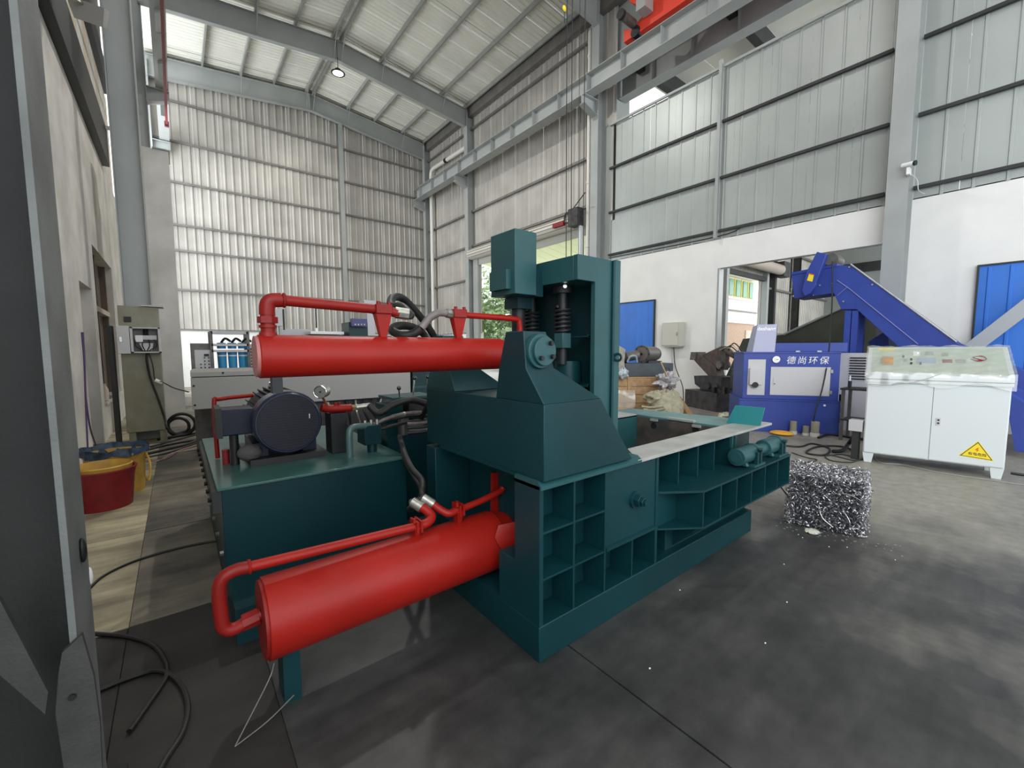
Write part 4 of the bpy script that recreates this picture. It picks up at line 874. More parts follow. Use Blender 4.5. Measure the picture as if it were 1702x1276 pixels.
# --- blue press machine
bm_ = thing('blue_press_machine', 'blue hydraulic machine with white Chinese lettering, a gauge and grey doors', 'machine', (9.4, 3.3, 0))
A = Vector((8.6, 3.6, 0)); B = Vector((9.5, 2.29, 0)); T = frame_T(A, B-A); Wd = (B-A).length; ex = T.to_3x3() @ Vector((1, 0, 0))
L(T).box(-0.05, Wd+0.03, -0.03, 0.95, 0.0, 0.60).build('base_tank', BLUE, bm_, bevel=0.006)
L(T).box(-0.06, Wd+0.04, -0.045, 0.96, 0.60, 0.625).build('base_ledge', BLUE, bm_)
L(T).box(0, Wd, 0, 0.9, 0.625, 1.50).build('upper_body', BLUE, bm_, bevel=0.006)
L(T).box(-0.01, Wd+0.01, -0.01, 0.91, 1.50, 1.525).build('top_plate', BLUE, bm_)
d1 = L(T).box(0.08, 0.38, -0.012, 0, 0.70, 1.385).build('side_door', LGREY, bm_, bevel=0.002)
L(T).box(0.10, 0.31, -0.085, -0.012, 0.90, 1.22).build('meter_hood', LGREY, d1, bevel=0.01)
L(T).cyl((0.20, -0.09, 0.90), (0.20, -0.05, 0.90), 0.055, n=24).build('round_port', BLACK, d1)
d2 = L(T).box(0.47, 1.44, -0.014, 0, 0.71, 1.245).build('main_door', LGREY, bm_, bevel=0.002)
L(T).box(0.52, 0.555, -0.024, -0.014, 0.90, 1.04).build('door_latch', LGREY, d2); L(T).cyl((0.54, -0.03, 0.925), (0.54, -0.02, 0.925), 0.010, n=10).build('keyhole', BLACK, d2)
for z in (0.78, 1.17): L(T).box(1.435, 1.475, -0.024, -0.005, z-0.03, z+0.03).build('hinge', ZINC, d2)
g = L(T).cyl((0.55, -0.03, 1.385), (0.55, 0.0, 1.385), 0.062, n=28).build('pressure_gauge', CHROME, bm_)
L(T).cyl((0.55, -0.033, 1.385), (0.55, -0.030, 1.385), 0.052, n=28).build('gauge_dial', PAPER, g); L(T).box(0.545, 0.58, -0.036, -0.034, 1.382, 1.388).build('gauge_needle', BLACK, g)
L(T).cyl((Wd*0.86, -0.04, 0.54), (Wd*0.86, -0.03, 0.54), 0.02, n=10).build('plug', PAPER, bm_)
text('brand_characters', '德尚环保', 0.155, T @ Vector((0.72, -0.004, 1.315)), ex, (0, 0, 1), PAPER, bm_, 0.002, 0.0, 0.12, 1.28)
hd = L(T).hexa([(0.17, 0.10, 1.525), (0.55, 0.10, 1.525), (0.55, 0.62, 1.525), (0.17, 0.62, 1.525)], [(0.26, 0.20, 2.06), (0.60, 0.20, 2.06), (0.60, 0.56, 2.04), (0.26, 0.56, 2.04)]).build('head_cover', mat('lilac_grey_cover', (0.40, 0.41, 0.56), 0.4), bm_, bevel=0.004)
L(T).hexa([(0.555, 0.12, 1.525), (0.56, 0.12, 1.525), (0.56, 0.62, 1.525), (0.555, 0.62, 1.525)], [(0.603, 0.20, 2.05), (0.606, 0.20, 2.05), (0.606, 0.56, 2.04), (0.603, 0.56, 2.04)]).build('cover_side', mat('dark_lilac_grey', (0.13, 0.14, 0.19), 0.4), hd)
text('brand_letters', 'deshang', 0.098, T @ Vector((0.255, 0.178, 1.945)), ex, T.to_3x3() @ Vector((0, 0.19, 1)), PAPER, hd, 0.002, 0.002)
L(T).box(0.6, 1.9, 0.55, 0.75, 1.525, 1.70).build('press_bed', BLUE, bm_, bevel=0.004)
for a in (0.9, 1.25): L(T).box(a, a+0.07, 0.10, 0.14, 1.525, 1.55).build('lifting_lug', ZINC, bm_)
for k in range(3): L(T).cyl((Wd+0.07+0.01*k, 0.1, 0.2+0.2*k), (Wd+0.07+0.01*k, 0.1, 0.34+0.2*k), 0.04, n=10).build('hose_stub', BLACK, bm_)
# --- conveyor
cv = thing('chip_conveyor', 'tall blue inclined conveyor passing in front of the wide doorway', 'conveyor', (10.9, 1.8, 0))
CX = 10.6
Q = lambda px, py, x=CX: (W(px, py, 'x', x).y, W(px, py, 'x', x).z)
head = [Q(1315, 455), Q(1320, 496), Q(1386, 487), Q(1398, 514), Q(1424, 514), Q(1492, 575), (0.55, 0.78), (-0.35, 0.25), (-0.35, 0.95), (0.35, 1.32), Q(1590, 570), Q(1414, 441), Q(1390, 441)]
MB().prism(head, 'yz', CX, CX+0.62).build('conveyor_casing', BLUE, cv, bevel=0.006)
MB().prism([Q(1315, 453), Q(1392, 438), Q(1391, 443), Q(1315, 457)], 'yz', CX-0.02, CX+0.64).build('top_lip', BLUE, cv)
MB().tube([(CX-0.012, *Q(1392, 466)), (CX-0.012, *Q(1412, 480)), (CX-0.012, *Q(1526, 572))], 0.010, n=6, smooth=False).build('weld_seam', mat('lilac_edge', (0.20, 0.22, 0.5), 0.4), cv)
MB().tube([(CX-0.012, *Q(1408, 478)), (CX-0.012, *Q(1392, 491))], 0.008, n=6, smooth=False).build('weld_seam', mat('lilac_edge2', (0.16, 0.18, 0.45), 0.4), cv)
MB().tube([(CX-0.01, *Q(1414, 439)), (CX-0.01, *Q(1590, 568))], 0.016, n=6, smooth=False).build('edge_trim', BARE, cv)
dc = MB().prism([Q(1362, 420), Q(1378, 424), Q(1358, 478), Q(1352, 488), Q(1342, 493), Q(1337, 484), Q(1345, 452)], 'yz', CX-0.16, CX-0.01).build('drive_cover', BLUE, cv, bevel=0.01)
yl = MB().prism([Q(1345, 454, CX-0.17), Q(1353, 456, CX-0.17), Q(1350, 468, CX-0.17), Q(1341, 466, CX-0.17)], 'yz', CX-0.166, CX-0.162).build('yellow_label', YEL, dc)
MB().prism([Q(1345.5, 454, CX-0.17), Q(1353.3, 456, CX-0.17), Q(1353, 457.5, CX-0.17), Q(1345, 455.5, CX-0.17)], 'yz', CX-0.17, CX-0.166).build('label_band', SIGNR, dc)
a = Q(1379, 432); MB().cyl((CX+0.02, a[0], a[1]), (CX+0.45, a[0], a[1]), 0.14, n=28).cyl((CX-0.02, a[0], a[1]), (CX+0.02, a[0], a[1]), 0.10, n=24).build('drive_motor', IRONG, cv)
for q in ((1342, 488), (1352, 490), (1363, 474), (1384, 471), (1402, 501), (1351, 478), (1316, 480), (1319, 492), (1412, 444), (1450, 473)):
    a = Q(*q); MB().cyl((CX-0.02, a[0], a[1]), (CX, a[0], a[1]), 0.018, n=8).build('bolt_head', CHROME, cv)
for px_ in (1409, 1421):
    a = Q(px_, 520); MB().box(CX+0.02, CX+0.12, a[0]-0.05, a[0]+0.05, 0, a[1]+0.05).build('support_leg', BLUE, cv)
    MB().box(CX+0.5, CX+0.6, a[0]-0.05, a[0]+0.05, 0, a[1]+0.05).build('support_leg', BLUE, cv)
a = Q(1409, 600); b = Q(1440, 600); MB().box(CX+0.02, CX+0.10, b[0]-0.1, a[0], a[1]-0.04, a[1]+0.04).build('cross_brace', BLUE, cv)
a = Q(1427, 556); b = Q(1462, 545); MB().prism([Q(1427, 568), Q(1462, 546), Q(1465, 600), Q(1450, 600)], 'yz', CX+0.7, CX+0.75).build('side_plate', BLUE, cv)
MB().prism([(0.32, 0.98), (0.05, 0.75), (0.05, 0.1), (0.16, 0.1)], 'yz', 9.45, 9.9).build('feed_hopper_edge', BLUE, cv)
MB().prism([(0.30, 1.02), (-0.6, 0.5), (-0.6, 0.1), (0.12, 0.1)], 'yz', 9.9, 10.6).build('feed_hopper', BLUE, cv)
t = thing('steel_brace', 'grey diagonal channel leaning in front of the right blue door', 'brace', (11.4, 0.5, 0))
a0 = Vector(W(1600, 590, 'x', 11.4)); a1 = Vector(W(1702, 512, 'x', 11.4)); dd = (a1-a0); a1 = a0+dd*1.6; a0 = a0-dd*0.9
nn = Vector((0, -dd.z, dd.y)).normalized()*0.11
MB().hexa([a0-nn, a0+nn, a0+nn+Vector((0.05, 0, 0)), a0-nn+Vector((0.05, 0, 0))], [a1-nn, a1+nn, a1+nn+Vector((0.05, 0, 0)), a1-nn+Vector((0.05, 0, 0))]).build('channel_web', mat('grey_channel', (0.42, 0.44, 0.45), 0.5, 0.2), t)
MB().box(11.3, 11.55, a0.y-0.15, a0.y+0.15, 0, max(0.05, a0.z)).build('channel_foot', STEEL, t)
# --- olive hopper in the neighbour bay and louvred cabinet
t = thing('scrap_hopper', 'big dark olive sheet metal hopper beyond the wide doorway', 'hopper', (14, 4.5, 0))
MB().prism([Q(1235, 563, 13.6), Q(1302, 556, 13.6), Q(1402, 510, 13.6), Q(1500, 520, 13.6), (1.5, 0), Q(1200, 640, 13.6)], 'yz', 13.6, 13.75).build('front_sheet', OLIVE, t)
MB().prism([Q(1250, 560, 13.6), Q(1302, 556, 13.6), Q(1402, 510, 13.6), Q(1500, 520, 13.6), (1.5, 0), Q(1250, 640, 13.6)], 'yz', 13.75, 16.2).build('hopper_body', OLIVE, t)
MB().tube([(13.56, *Q(1302, 556, 13.56)), (13.56, *Q(1402, 510, 13.56))], 0.03, n=6, smooth=False).build('rim_angle', STEEL, t)
t = thing('louvred_cabinet', 'pale grey louvred cabinet half hidden between the blue machine and the white cabinet', 'cabinet', (10.2, 2.3, 0))
MB().box(10.15, 10.55, 1.95, 2.45, 0, 1.50).build('cabinet_body', LGREY, t)
for k in range(9):
    MB().box(10.13, 10.15, 2.05, 2.30, 1.0+0.05*k, 1.02+0.05*k).build('louvre', BLACK, t)
# --- work table with a small grey junction box
t = thing('steel_work_table', 'small rusty steel work table between the blue machine and the white cabinet', 'table', (9.2, 1.9, 0))
MB().box(8.95, 9.45, 1.62, 2.14, 0.88, 0.91).build('table_top', STEELD, t)
for a in (8.97, 9.40):
    for b in (1.64, 2.08): MB().box(a, a+0.045, b, b+0.045, 0, 0.88).build('leg', IRONG, t)
MB().box(8.97, 9.44, 1.64, 2.12, 0.35, 0.37).build('shelf', STEELD, t)
t = thing('spray_can', 'small white aerosol can standing on the steel work table', 'can', (9.12, 2.05, 0.91))
MB().cyl((9.12, 2.05, 0.91), (9.12, 2.05, 1.03), 0.028, n=16).build('can_body', DARKST, t); MB().cyl((9.12, 2.05, 1.03), (9.12, 2.05, 1.12), 0.012, n=10).build('nozzle', PAPER, t)
p = W(1421, 705, 'y', 1.62)
t = thing('socket_box', 'pale grey socket box with a thick black cable beside the white cabinet', 'socket', (p.x, p.y, 0.35))
MB().box(p.x-0.07, p.x+0.10, p.y-0.10, p.y+0.06, p.z-0.09, p.z+0.07).build('box_body', LGREY, t, bevel=0.006)
MB().box(p.x-0.03, p.x+0.06, p.y-0.06, p.y+0.02, 0, p.z-0.09).build('stand_post', STEELD, t)
def fcable(pix, r, label, m=BLACK, name='floor_cable', z=None):
    z = r if z is None else z
    pts = [tuple(W(a, b, 'z', z)) if len((a, b)) == 2 else None for a, b in pix]
    return tag(MB().tube(pts, r, n=8, k=7).build(name, m), label, 'cable')
a = W(1424, 712, 'y', 1.6)
tag(MB().tube([(a.x, a.y-0.02, a.z), tuple(W(1412, 735, 'z', 0.12)), tuple(W(1400, 748, 'z', 0.03)), tuple(W(1385, 750, 'z', 0.03))], 0.028, n=10).build('floor_cable', BLACK), 'thick black corrugated cable dropping from the pale socket box', 'cable')
fcable([(1360, 727), (1380, 722), (1420, 728), (1436, 730)], 0.02, 'black cable lying behind the three pipe pieces towards the white cabinet')
fcable([(1300, 740), (1330, 742), (1350, 737), (1378, 745), (1370, 756), (1340, 752), (1360, 742), (1400, 742), (1425, 752)], 0.014, 'thin dark cable looped on the floor in front of the blue machine')
fcable([(1375, 757), (1400, 755), (1425, 762), (1415, 768), (1385, 766), (1372, 760), (1380, 756), (1420, 765), (1440, 760), (1450, 752)], 0.009, 'thin grey cable ring on the floor left of the white cabinet foot', STEELD)
fcable([(1316, 752), (1340, 760), (1358, 764), (1340, 768), (1315, 766)], 0.008, 'thin cable ring lying between the compacted bale and the blue machine', STEELD)
fcable([(1450, 752), (1462, 768), (1500, 772), (1560, 785), (1640, 797), (1702, 806)], 0.007, 'thin white cord on the floor passing under the white cabinet', mat('grey_cord', (0.3, 0.3, 0.3), 0.6))
fcable([(1680, 786), (1702, 789), (1760, 796)], 0.016, 'short black cable at the right edge of the floor')
cv_top = W(1385, 435, 'x', 10.5)
tag(MB().tube([(10.45, cv_top.y, cv_top.z), tuple(W(1383, 500, 'x', 10.3)), tuple(W(1378, 580, 'x', 9.6)), tuple(W(1368, 640, 'x', 9.2)), tuple(W(1354, 690, 'x', 9.0)), tuple(W(1350, 722, 'z', 0.02))], 0.012, n=6).build('hanging_cable', BLACK),
    'long black cable hanging from the conveyor motor down in front of the blue machine', 'cable')
# pipe pieces and yellow tray
for px_, py_, r, h, lab in ((1318, 721, 0.055, 0.24, 'pale grey pipe piece nearest the yellow tray'), (1339, 723, 0.05, 0.17, 'shortest of three pale pipe pieces, in the middle'), (1354, 725, 0.065, 0.27, 'tallest of three pale pipe pieces, below the hanging cable')):
    p = W(px_, py_, 'z', 0)
    t = thing('pipe_piece', lab, 'pipe piece', p, 'pipe pieces before the blue machine')
    MB().cyl(p, p+Vector((0, 0, h)), r, n=20).build('sleeve', GREYCONC, t); MB().cyl(p, p+Vector((0, 0, h*0.25)), r*1.15, n=20).build('foot_ring', LGREY, t)
p = W(1299, 722, 'z', 0); t = thing('plastic_tray', 'oval yellow plastic tray lying tilted on the floor', 'tray', p)
m_ = MB(); m_.ball((p.x, p.y, 0.03), 0.17, 24, 8, (1.0, 1.15, 0.25)); m_.build('tray_body', YEL2, t)

# --- alligator shear
sh = thing('alligator_shear', 'dark iron alligator shear with open jaw on a black box stand', 'shear', (11, 5.6, 0))
C0 = Vector((10.55, 5.02, 0)); T = frame_T(C0, (0.42, 0.91))
MI = lambda: L(T @ Matrix.Scale(-1, 4, Vector((0, 1, 0))))      # y into the scene
MI().box(0, 1.25, 0, 0.75, 0.0, 0.47).build('box_stand', IRON, sh, bevel=0.006)
MI().prism([(0.05, 0.50), (0.75, 0.50), (1.05, 0.62), (1.10, 0.85), (0.45, 0.90), (0.02, 0.88)], 'xz', 0.15, 0.55).build('shear_frame', IRON, sh, bevel=0.01)
MI().box(0.1, 0.9, 0.2, 0.5, 0.47, 0.52).build('frame_foot', IRON, sh)
for a in (0.2, 0.5): MI().cyl((a, 0.10, 0.62), (a, 0.15, 0.62), 0.09, n=18).build('flywheel_boss', IRON, sh)
BR = mat('brown_jaw_casting', (0.13, 0.10, 0.09), 0.55, 0.4, 0.4, 8)
MI().prism([(0.28, 0.88), (0.62, 0.88), (1.28, 1.32), (1.22, 1.46), (1.05, 1.46), (0.35, 1.12)], 'xz', 0.22, 0.46).build('lower_jaw', BR, sh, bevel=0.006)
MI().prism([(1.12, 1.28), (1.34, 1.28), (1.30, 1.50), (1.08, 1.50)], 'xz', 0.18, 0.50).build('jaw_end_block', IRONG, sh, bevel=0.004)
MI().prism([(0.10, 1.05), (0.36, 1.06), (0.95, 1.42), (0.22, 1.66), (0.05, 1.60)], 'xz', 0.27, 0.40).build('upper_jaw', BR, sh, bevel=0.006)
MI().cyl((0.22, 0.20, 1.18), (0.22, 0.48, 1.18), 0.10, n=22).build('pivot_pin', IRONG, sh)
MI().cyl((0.18, 0.33, 1.56), (-0.75, 0.33, 1.18), 0.075, n=20).build('shear_cylinder', BR, sh)
MI().cyl((-0.25, 0.33, 1.42), (-0.80, 0.33, 1.20), 0.10, n=20).build('cylinder_barrel', IRON, sh)
MI().hexa([(-0.30, 0.15, 0.95), (-0.30, 0.4, 0.95), (-1.15, 0.4, 0.60), (-1.15, 0.15, 0.60)], [(-0.30, 0.15, 1.12), (-0.30, 0.4, 1.12), (-1.15, 0.4, 0.80), (-1.15, 0.15, 0.80)]).build('tail_beam', MOTG, sh)
MI().box(-0.5, -0.2, 0.2, 0.5, 0.47, 0.95).build('rear_post', IRON, sh)
for k in range(4): MI().tube([(-0.1+0.1*k, 0.2, 1.55), (-0.35+0.05*k, 0.15, 1.72-0.04*k), (-0.7, 0.15, 1.45-0.06*k), (-0.9, 0.2, 1.2)], 0.014, n=6).build('oil_pipe', ZINC if k % 2 else BLACK, sh)
for k in range(7): MI().box(-0.6+0.12*k, -0.52+0.12*k, 0.02+0.03*(k % 3), 0.10, 0.48, 0.56+0.03*(k % 4)).build('pump_block', IRON if k % 2 else DARKST, sh)
# --- wall electric box with conduits
a = W(1106, 537, 'x', 11.98); b = W(1139, 575, 'x', 11.98)
t = thing('wall_electric_box', 'beige electric box on the white wall above the iron shear', 'electric box', (11.9, (a.y+b.y)/2, b.z))
MB().box(11.80, 11.98, b.y, a.y, b.z, a.z).build('box_body', mat('beige_enamel', (0.55, 0.54, 0.47), 0.5), t, bevel=0.006)
MB().box(11.785, 11.80, b.y+0.14, a.y-0.02, b.z+0.03, a.z-0.03).build('box_door', mat('beige_enamel_door', (0.60, 0.59, 0.52), 0.5), t, bevel=0.003)
MB().box(11.77, 11.785, b.y+0.15, b.y+0.18, b.z+0.32, b.z+0.42).build('door_lock', CHROME, t)
MB().box(11.80, 11.96, b.y+0.03, a.y-0.1, b.z-0.03, b.z).build('gland_plate', ZINC, t)
MB().tube([(11.93, a.y-0.28, b.z), (11.95, a.y-0.30, 0.9), (11.95, a.y-0.30, 0.0)], 0.016, n=6, smooth=False).build('conduit', LGREY, t)
MB().tube([(11.90, a.y-0.35, b.z), (11.9, a.y-0.42, b.z-0.6), (11.5, a.y-0.9, 0.5), (11.4, a.y-1.0, 0.02)], 0.014, n=6).build('drop_cable', STEELD, t)

# --- crate, block, motor group (turned towards the viewer)
VX = (math.cos(YAW), -math.sin(YAW))
def at(D, px):  # floor point at depth D under an image column
    lat = (px-851)/F_PX*D
    return Vector((D*math.sin(YAW)+lat*math.cos(YAW), D*math.cos(YAW)-lat*math.sin(YAW), 0))
T = frame_T(at(9.3, 1012), VX)
cr = thing('wooden_crate', 'open plank crate behind the press chamber under the grey motor block', 'crate', at(9.4, 1060))
for k in range(5):
    L(T).box(0, 1.16, 0, 0.022, 0.03+k*0.185, 0.205+k*0.185).build('plank', WOOD, cr)
    L(T).box(0, 1.16, 0.8, 0.822, 0.03+k*0.185, 0.205+k*0.185).build('plank', WOOD, cr)
for a in (0.0, 0.42, 1.08): L(T).box(a, a+0.08, -0.02, 0, 0, 0.95).build('batten', WOOD, cr)
for k in range(5): L(T).box(0, 1.16, 0.0+k*0.165, 0.15+k*0.165, 0.95, 0.97).build('lid_plank', WOOD, cr)
L(T).box(1.14, 1.16, 0.02, 0.8, 0, 0.95).box(0, 0.02, 0.02, 0.8, 0, 0.95).build('end_panel', WOOD, cr)
T2 = frame_T(at(9.45, 1040), VX)
t = thing('gear_block', 'dark grey cast block lying on the crate under the flanged motor', 'casting', at(9.7, 1080)+Vector((0, 0, 0.97)))
L(T2).box(0, 1.08, 0.02, 0.5, 0.972, 1.27).build('block_body', MOTG, t, bevel=0.01)
L(T2).ring((0.95, 0.02, 1.12), (0, 1, 0), 0.05, 0.012, 18, 6).build('cast_loop', MOTG, t)
t = thing('flanged_motor', 'grey brown electric motor with a wide round flange on the dark block', 'motor', at(9.7, 1085)+Vector((0, 0, 1.27)))
c0 = Vector((0.42, 0.22, 1.47))
fd = Vector((0.72, 0.69, 0)); fe = Vector((0.69, -0.72, 0))
L(T2).cyl(c0, c0+fd*0.05, 0.205, n=36).build('motor_flange', IRONG, t)
L(T2).cyl(c0-fd*0.012, c0, 0.15, n=30).build('flange_face', mat('flange_face_brown', (0.24, 0.21, 0.19), 0.4, 0.5), t)
L(T2).cyl(c0-fd*0.018, c0-fd*0.012, 0.03, n=16).build('shaft_hole', BLACK, t)
L(T2).cyl(c0+fd*0.05, c0+fd*0.55, 0.175, n=32).build('motor_body', mat('motor_brown_grey', (0.15, 0.135, 0.125), 0.5, 0.3), t)
L(T2).cyl(c0+fd*0.55, c0+fd*0.66, 0.17, 0.15, n=32).build('fan_cover', IRON, t)
for k in range(8):
    a = 2*PI*k/8; q_ = c0+fe*(0.18*math.cos(a))+Vector((0, 0, 0.18*math.sin(a))); L(T2).cyl(q_-fd*0.008, q_, 0.014, n=8).build('bolt_hole', BLACK, t)
L(T2).box(0.55, 0.85, 0.12, 0.40, 1.27, 1.32).build('motor_foot', IRON, t)
t = thing('pump_assembly', 'brown cylindrical pump with a pale hose beside the round flange', 'pump', at(9.7, 1050)+Vector((0, 0, 1.27)))
L(T2).cyl((0.02, 0.25, 1.40), (0.36, 0.28, 1.46), 0.11, n=24).build('pump_body', IRONG, t)
L(T2).cyl((-0.06, 0.22, 1.38), (0.04, 0.25, 1.40), 0.14, n=24).build('pump_head', IRON, t)
L(T2).tube([(0.05, 0.05, 1.30), (0.10, 0.0, 1.42), (0.22, 0.0, 1.43), (0.27, 0.05, 1.30)], 0.022, n=8).build('pump_hose', mat('pale_blue_hose', (0.3, 0.38, 0.45), 0.4), t)
T3 = frame_T(at(9.25, 1020), VX)
t = thing('upright_casting', 'tall pale brown casting at the left end of the dark block', 'casting', at(9.4, 1034)+Vector((0, 0, 0.97)))
L(T3).prism([(0.0, 0.972), (0.30, 0.972), (0.26, 1.30), (0.28, 1.58), (0.16, 1.66), (0.0, 1.58)], 'xz', 0.1, 0.25).build('casting_body', mat('pale_brown_casting', (0.40, 0.36, 0.30), 0.6, 0, 0.3, 10), t)
def lump(c, r, scl, seed, amp=0.18, n=26, m=16, T=None):
    rnd = random.Random(seed); ph = [(rnd.uniform(1, 4), rnd.uniform(1, 5), rnd.uniform(0, 6)) for _ in range(7)]
    b = MB(); b.T = T; vs = []; fs = []
    for i in range(m+1):
        th = PI*i/m
        for j in range(n):
            p_ = 2*PI*j/n; k = 1+sum(math.sin(a*2*th+u)*math.cos(round(b_)*p_+u*2) for a, b_, u in ph)*amp/3
            vs.append((c[0]+r*k*scl[0]*math.sin(th)*math.cos(p_), c[1]+r*k*scl[1]*math.sin(th)*math.sin(p_), max(0.002, c[2]+r*k*scl[2]*math.cos(th))))
    for i in range(m):
        for j in range(n): fs.append((i*n+j, (i+1)*n+j, (i+1)*n+(j+1) % n, i*n+(j+1) % n))
    return b.add(vs, fs)
p = at(8.6, 1108)
t = thing('canvas_bag', 'crumpled khaki canvas bag slumped before the crate', 'bag', p)
lump((p.x, p.y, 0.36), 0.40, (1.0, 0.8, 0.95), 3, 0.16, 36, 24).build('bag_body', BAG, t)
lump((p.x-0.17, p.y+0.12, 0.60), 0.24, (1.3, 0.8, 0.55), 5, 0.25, 30, 18).build('folded_flap', BAG, t)
for k in range(3):
    a = at(8.25, 1080+k*3); MB().tube([(a.x-0.10, a.y+0.1, 0.46-k*0.055), (a.x+0.05, a.y-0.02, 0.44-k*0.06), (a.x+0.22, a.y-0.18, 0.47-k*0.05)], 0.022, n=8).build('fabric_fold', BAG, t)
p = at(8.9, 1108)
t = thing('plastic_bundle', 'crumpled clear plastic bundle on top of the khaki bag', 'plastic', (p.x, p.y, 0.75))
lump((p.x, p.y, 0.90), 0.20, (1.2, 1.0, 0.8), 11, 0.45, 24, 16).build('film_body', mat('grey_film', (0.52, 0.50, 0.52), 0.2, 0, 0.5, 18, 0.8, 30), t)
p = at(8.7, 1128); q_ = at(8.9, 1098)
t = thing('push_broom', 'worn brown broom leaning with its pale handle upright beside the bag', 'broom', p)
MB().tube([(p.x, p.y, 0.55), (q_.x, q_.y, 1.32)], 0.014, n=8, smooth=False).build('handle', WOOD, t)
a = at(8.45, 1150)
MB().hexa([(a.x-0.05, a.y-0.12, 0.0), (a.x+0.10, a.y-0.22, 0.0), (a.x+0.16, a.y+0.0, 0.0), (a.x, a.y+0.10, 0.0)], [(p.x-0.05, p.y-0.04, 0.62), (p.x+0.03, p.y-0.04, 0.62), (p.x+0.04, p.y+0.03, 0.60), (p.x-0.03, p.y+0.03, 0.60)]).build('bristles', BRUSH, t)
p = at(9.15, 1036)
t = thing('crumpled_sack', 'small crumpled pale blue sack between the tall casting and the crate top', 'sack', (p.x, p.y, 0.97))
lump((p.x, p.y, 1.06), 0.13, (1.1, 0.8, 0.8), 21, 0.35, 18, 12).build('sack_body', mat('pale_blue_sack', (0.55, 0.62, 0.68), 0.6, 0, 0.4, 20), t)
p = at(8.0, 1058)
t = thing('plastic_wrapped_box', 'low plank box wrapped in clear film beside the khaki bag', 'box', p)
T4 = frame_T(at(8.35, 1012), VX)
for k in range(4): L(T4).box(0, 0.50, 0, 0.03, 0.02+k*0.17, 0.18+k*0.17).build('plank', WOOD, t)
L(T4).box(0, 0.5, 0.03, 0.5, 0, 0.70).build('box_body', WOOD, t)
fm = L(T4); vs = [(0.56*i/10-0.03, -0.03+random.uniform(-0.02, 0.015), 0.78-0.34*j/5) for j in range(6) for i in range(11)]
fm.add(vs, [(j*11+i, j*11+i+1, (j+1)*11+i+1, (j+1)*11+i) for j in range(5) for i in range(10)]).build('film_wrap', FILM, t)
rnd = random.Random(4)
for k, (px_, py_) in enumerate(((1165, 692), (1176, 694), (1188, 695), (1150, 689), (1198, 693))):
    p = W(px_, py_+4, 'z', 0)
    tag(lump((p.x, p.y, 0.03), 0.10, (1.4, 1.2, 0.3), 40+k, 0.5, 12, 8).build('scrap_rag', mat('scrap_rag_%s' % 'abcde'[k], (0.30+0.05*k, 0.26+0.05*k, 0.27+0.04*k), 0.6, 0, 0.6, 20)), 'flat pinkish scrap piece on the floor before the shear stand', 'scrap', 'flat scraps on the floor before the shear')
p = W(1203, 697, 'z', 0)
t = thing('cream_leaflet', 'crumpled cream paper at the rim corner of the floor scraps', 'paper', p)
lump((p.x+0.1, p.y, 0.06), 0.16, (1.2, 1, 0.5), 77, 0.4, 12, 8).build('paper_body', mat('cream_paper', (0.8, 0.78, 0.6), 0.7), t)

# --- compacted bale of turnings
bale = thing('scrap_bale', 'compacted cube of shiny curled steel scrap on the floor in front of the white cabinet', 'bale', (4.65, 1.15, 0))
A = Vector((4.33, 1.365, 0)); B = Vector((4.45, 0.84, 0)); T = frame_T(A, B-A); bw, bd, bh = (B-A).length, 0.50, 0.48
L(T).box(0.02, bw-0.02, 0.02, bd-0.02, 0.005, bh-0.02).build('bale_core', SCRAPD, bale)
sc_ = L(T); rnd = random.Random(9)
for i in range(5200):
    f = rnd.random()
    u, v = rnd.random(), rnd.random(); off = rnd.uniform(-0.012, 0.022)
    if f < 0.42: c = Vector((u*bw, off*-1+0.006, v*bh)); nrm = Vector((0, -1, 0))
    elif f < 0.62: c = Vector((u*bw, v*bd, bh-0.014+off)); nrm = Vector((0, 0, 1))
    elif f < 0.84: c = Vector((-off, u*bd, v*bh)); nrm = Vector((-1, 0, 0))
    else: c = Vector((bw+off-0.004, u*bd, v*bh)); nrm = Vector((1, 0, 0))
    c += Vector((rnd.gauss(0, 0.004), rnd.gauss(0, 0.004), 0)); c.z = max(0.012, c.z)
    R_ = rnd.uniform(0.008, 0.030); a0 = rnd.uniform(0, 2*PI); span = rnd.uniform(1.6, 5.2); hw = rnd.uniform(0.0014, 0.0036)
    ax = (nrm+Vector((rnd.gauss(0, .8), rnd.gauss(0, .8), rnd.gauss(0, .8)))).normalized(); e1 = ax.orthogonal().normalized(); e2 = ax.cross(e1); S = 6; vs = []
    for k in range(S+1):
        a = a0+span*k/S; q_ = c+(e1*math.cos(a)+e2*math.sin(a))*R_+ax*(0.006*k/S)
        q_.z = max(0.003, q_.z); vs += [tuple(q_-ax*hw), tuple(q_+ax*hw)]
    sc_.add(vs, [(2*k, 2*k+1, 2*k+3, 2*k+2) for k in range(S)])
o = sc_.build('scrap_curls', SCRAP, bale, fixn=False); o['kind'] = 'stuff'
L(T).tube([(-0.01, 0.1, 0.20), (-0.07, 0.05, 0.30), (-0.10, 0.03, 0.34)], 0.006, n=6).build('bent_rod', DARKST, bale)
for i, (pa, pb, pc) in enumerate((((0.30, -0.02, 0.34), (0.42, -0.025, 0.36), (bw+0.01, -0.015, 0.30)), ((0.22, -0.02, 0.22), (0.25, -0.03, 0.12), (0.33, -0.03, 0.05)), ((0.40, -0.02, 0.20), (0.44, -0.03, 0.12), (0.43, -0.03, 0.04)))):
    L(T).tube([pa, pb, pc], 0.004, n=6).build('loose_wire', CHROME, bale)
bits = L(T)
for i in range(60):
    x_, y_ = rnd.uniform(-0.1, bw+0.25), rnd.uniform(-0.22, 0.0); s = rnd.uniform(0.003, 0.009)
    bits.box(x_, x_+s*2, y_, y_+s, 0, s*0.6)
o = bits.build('loose_chips', SCRAP, bale); o['kind'] = 'stuff'
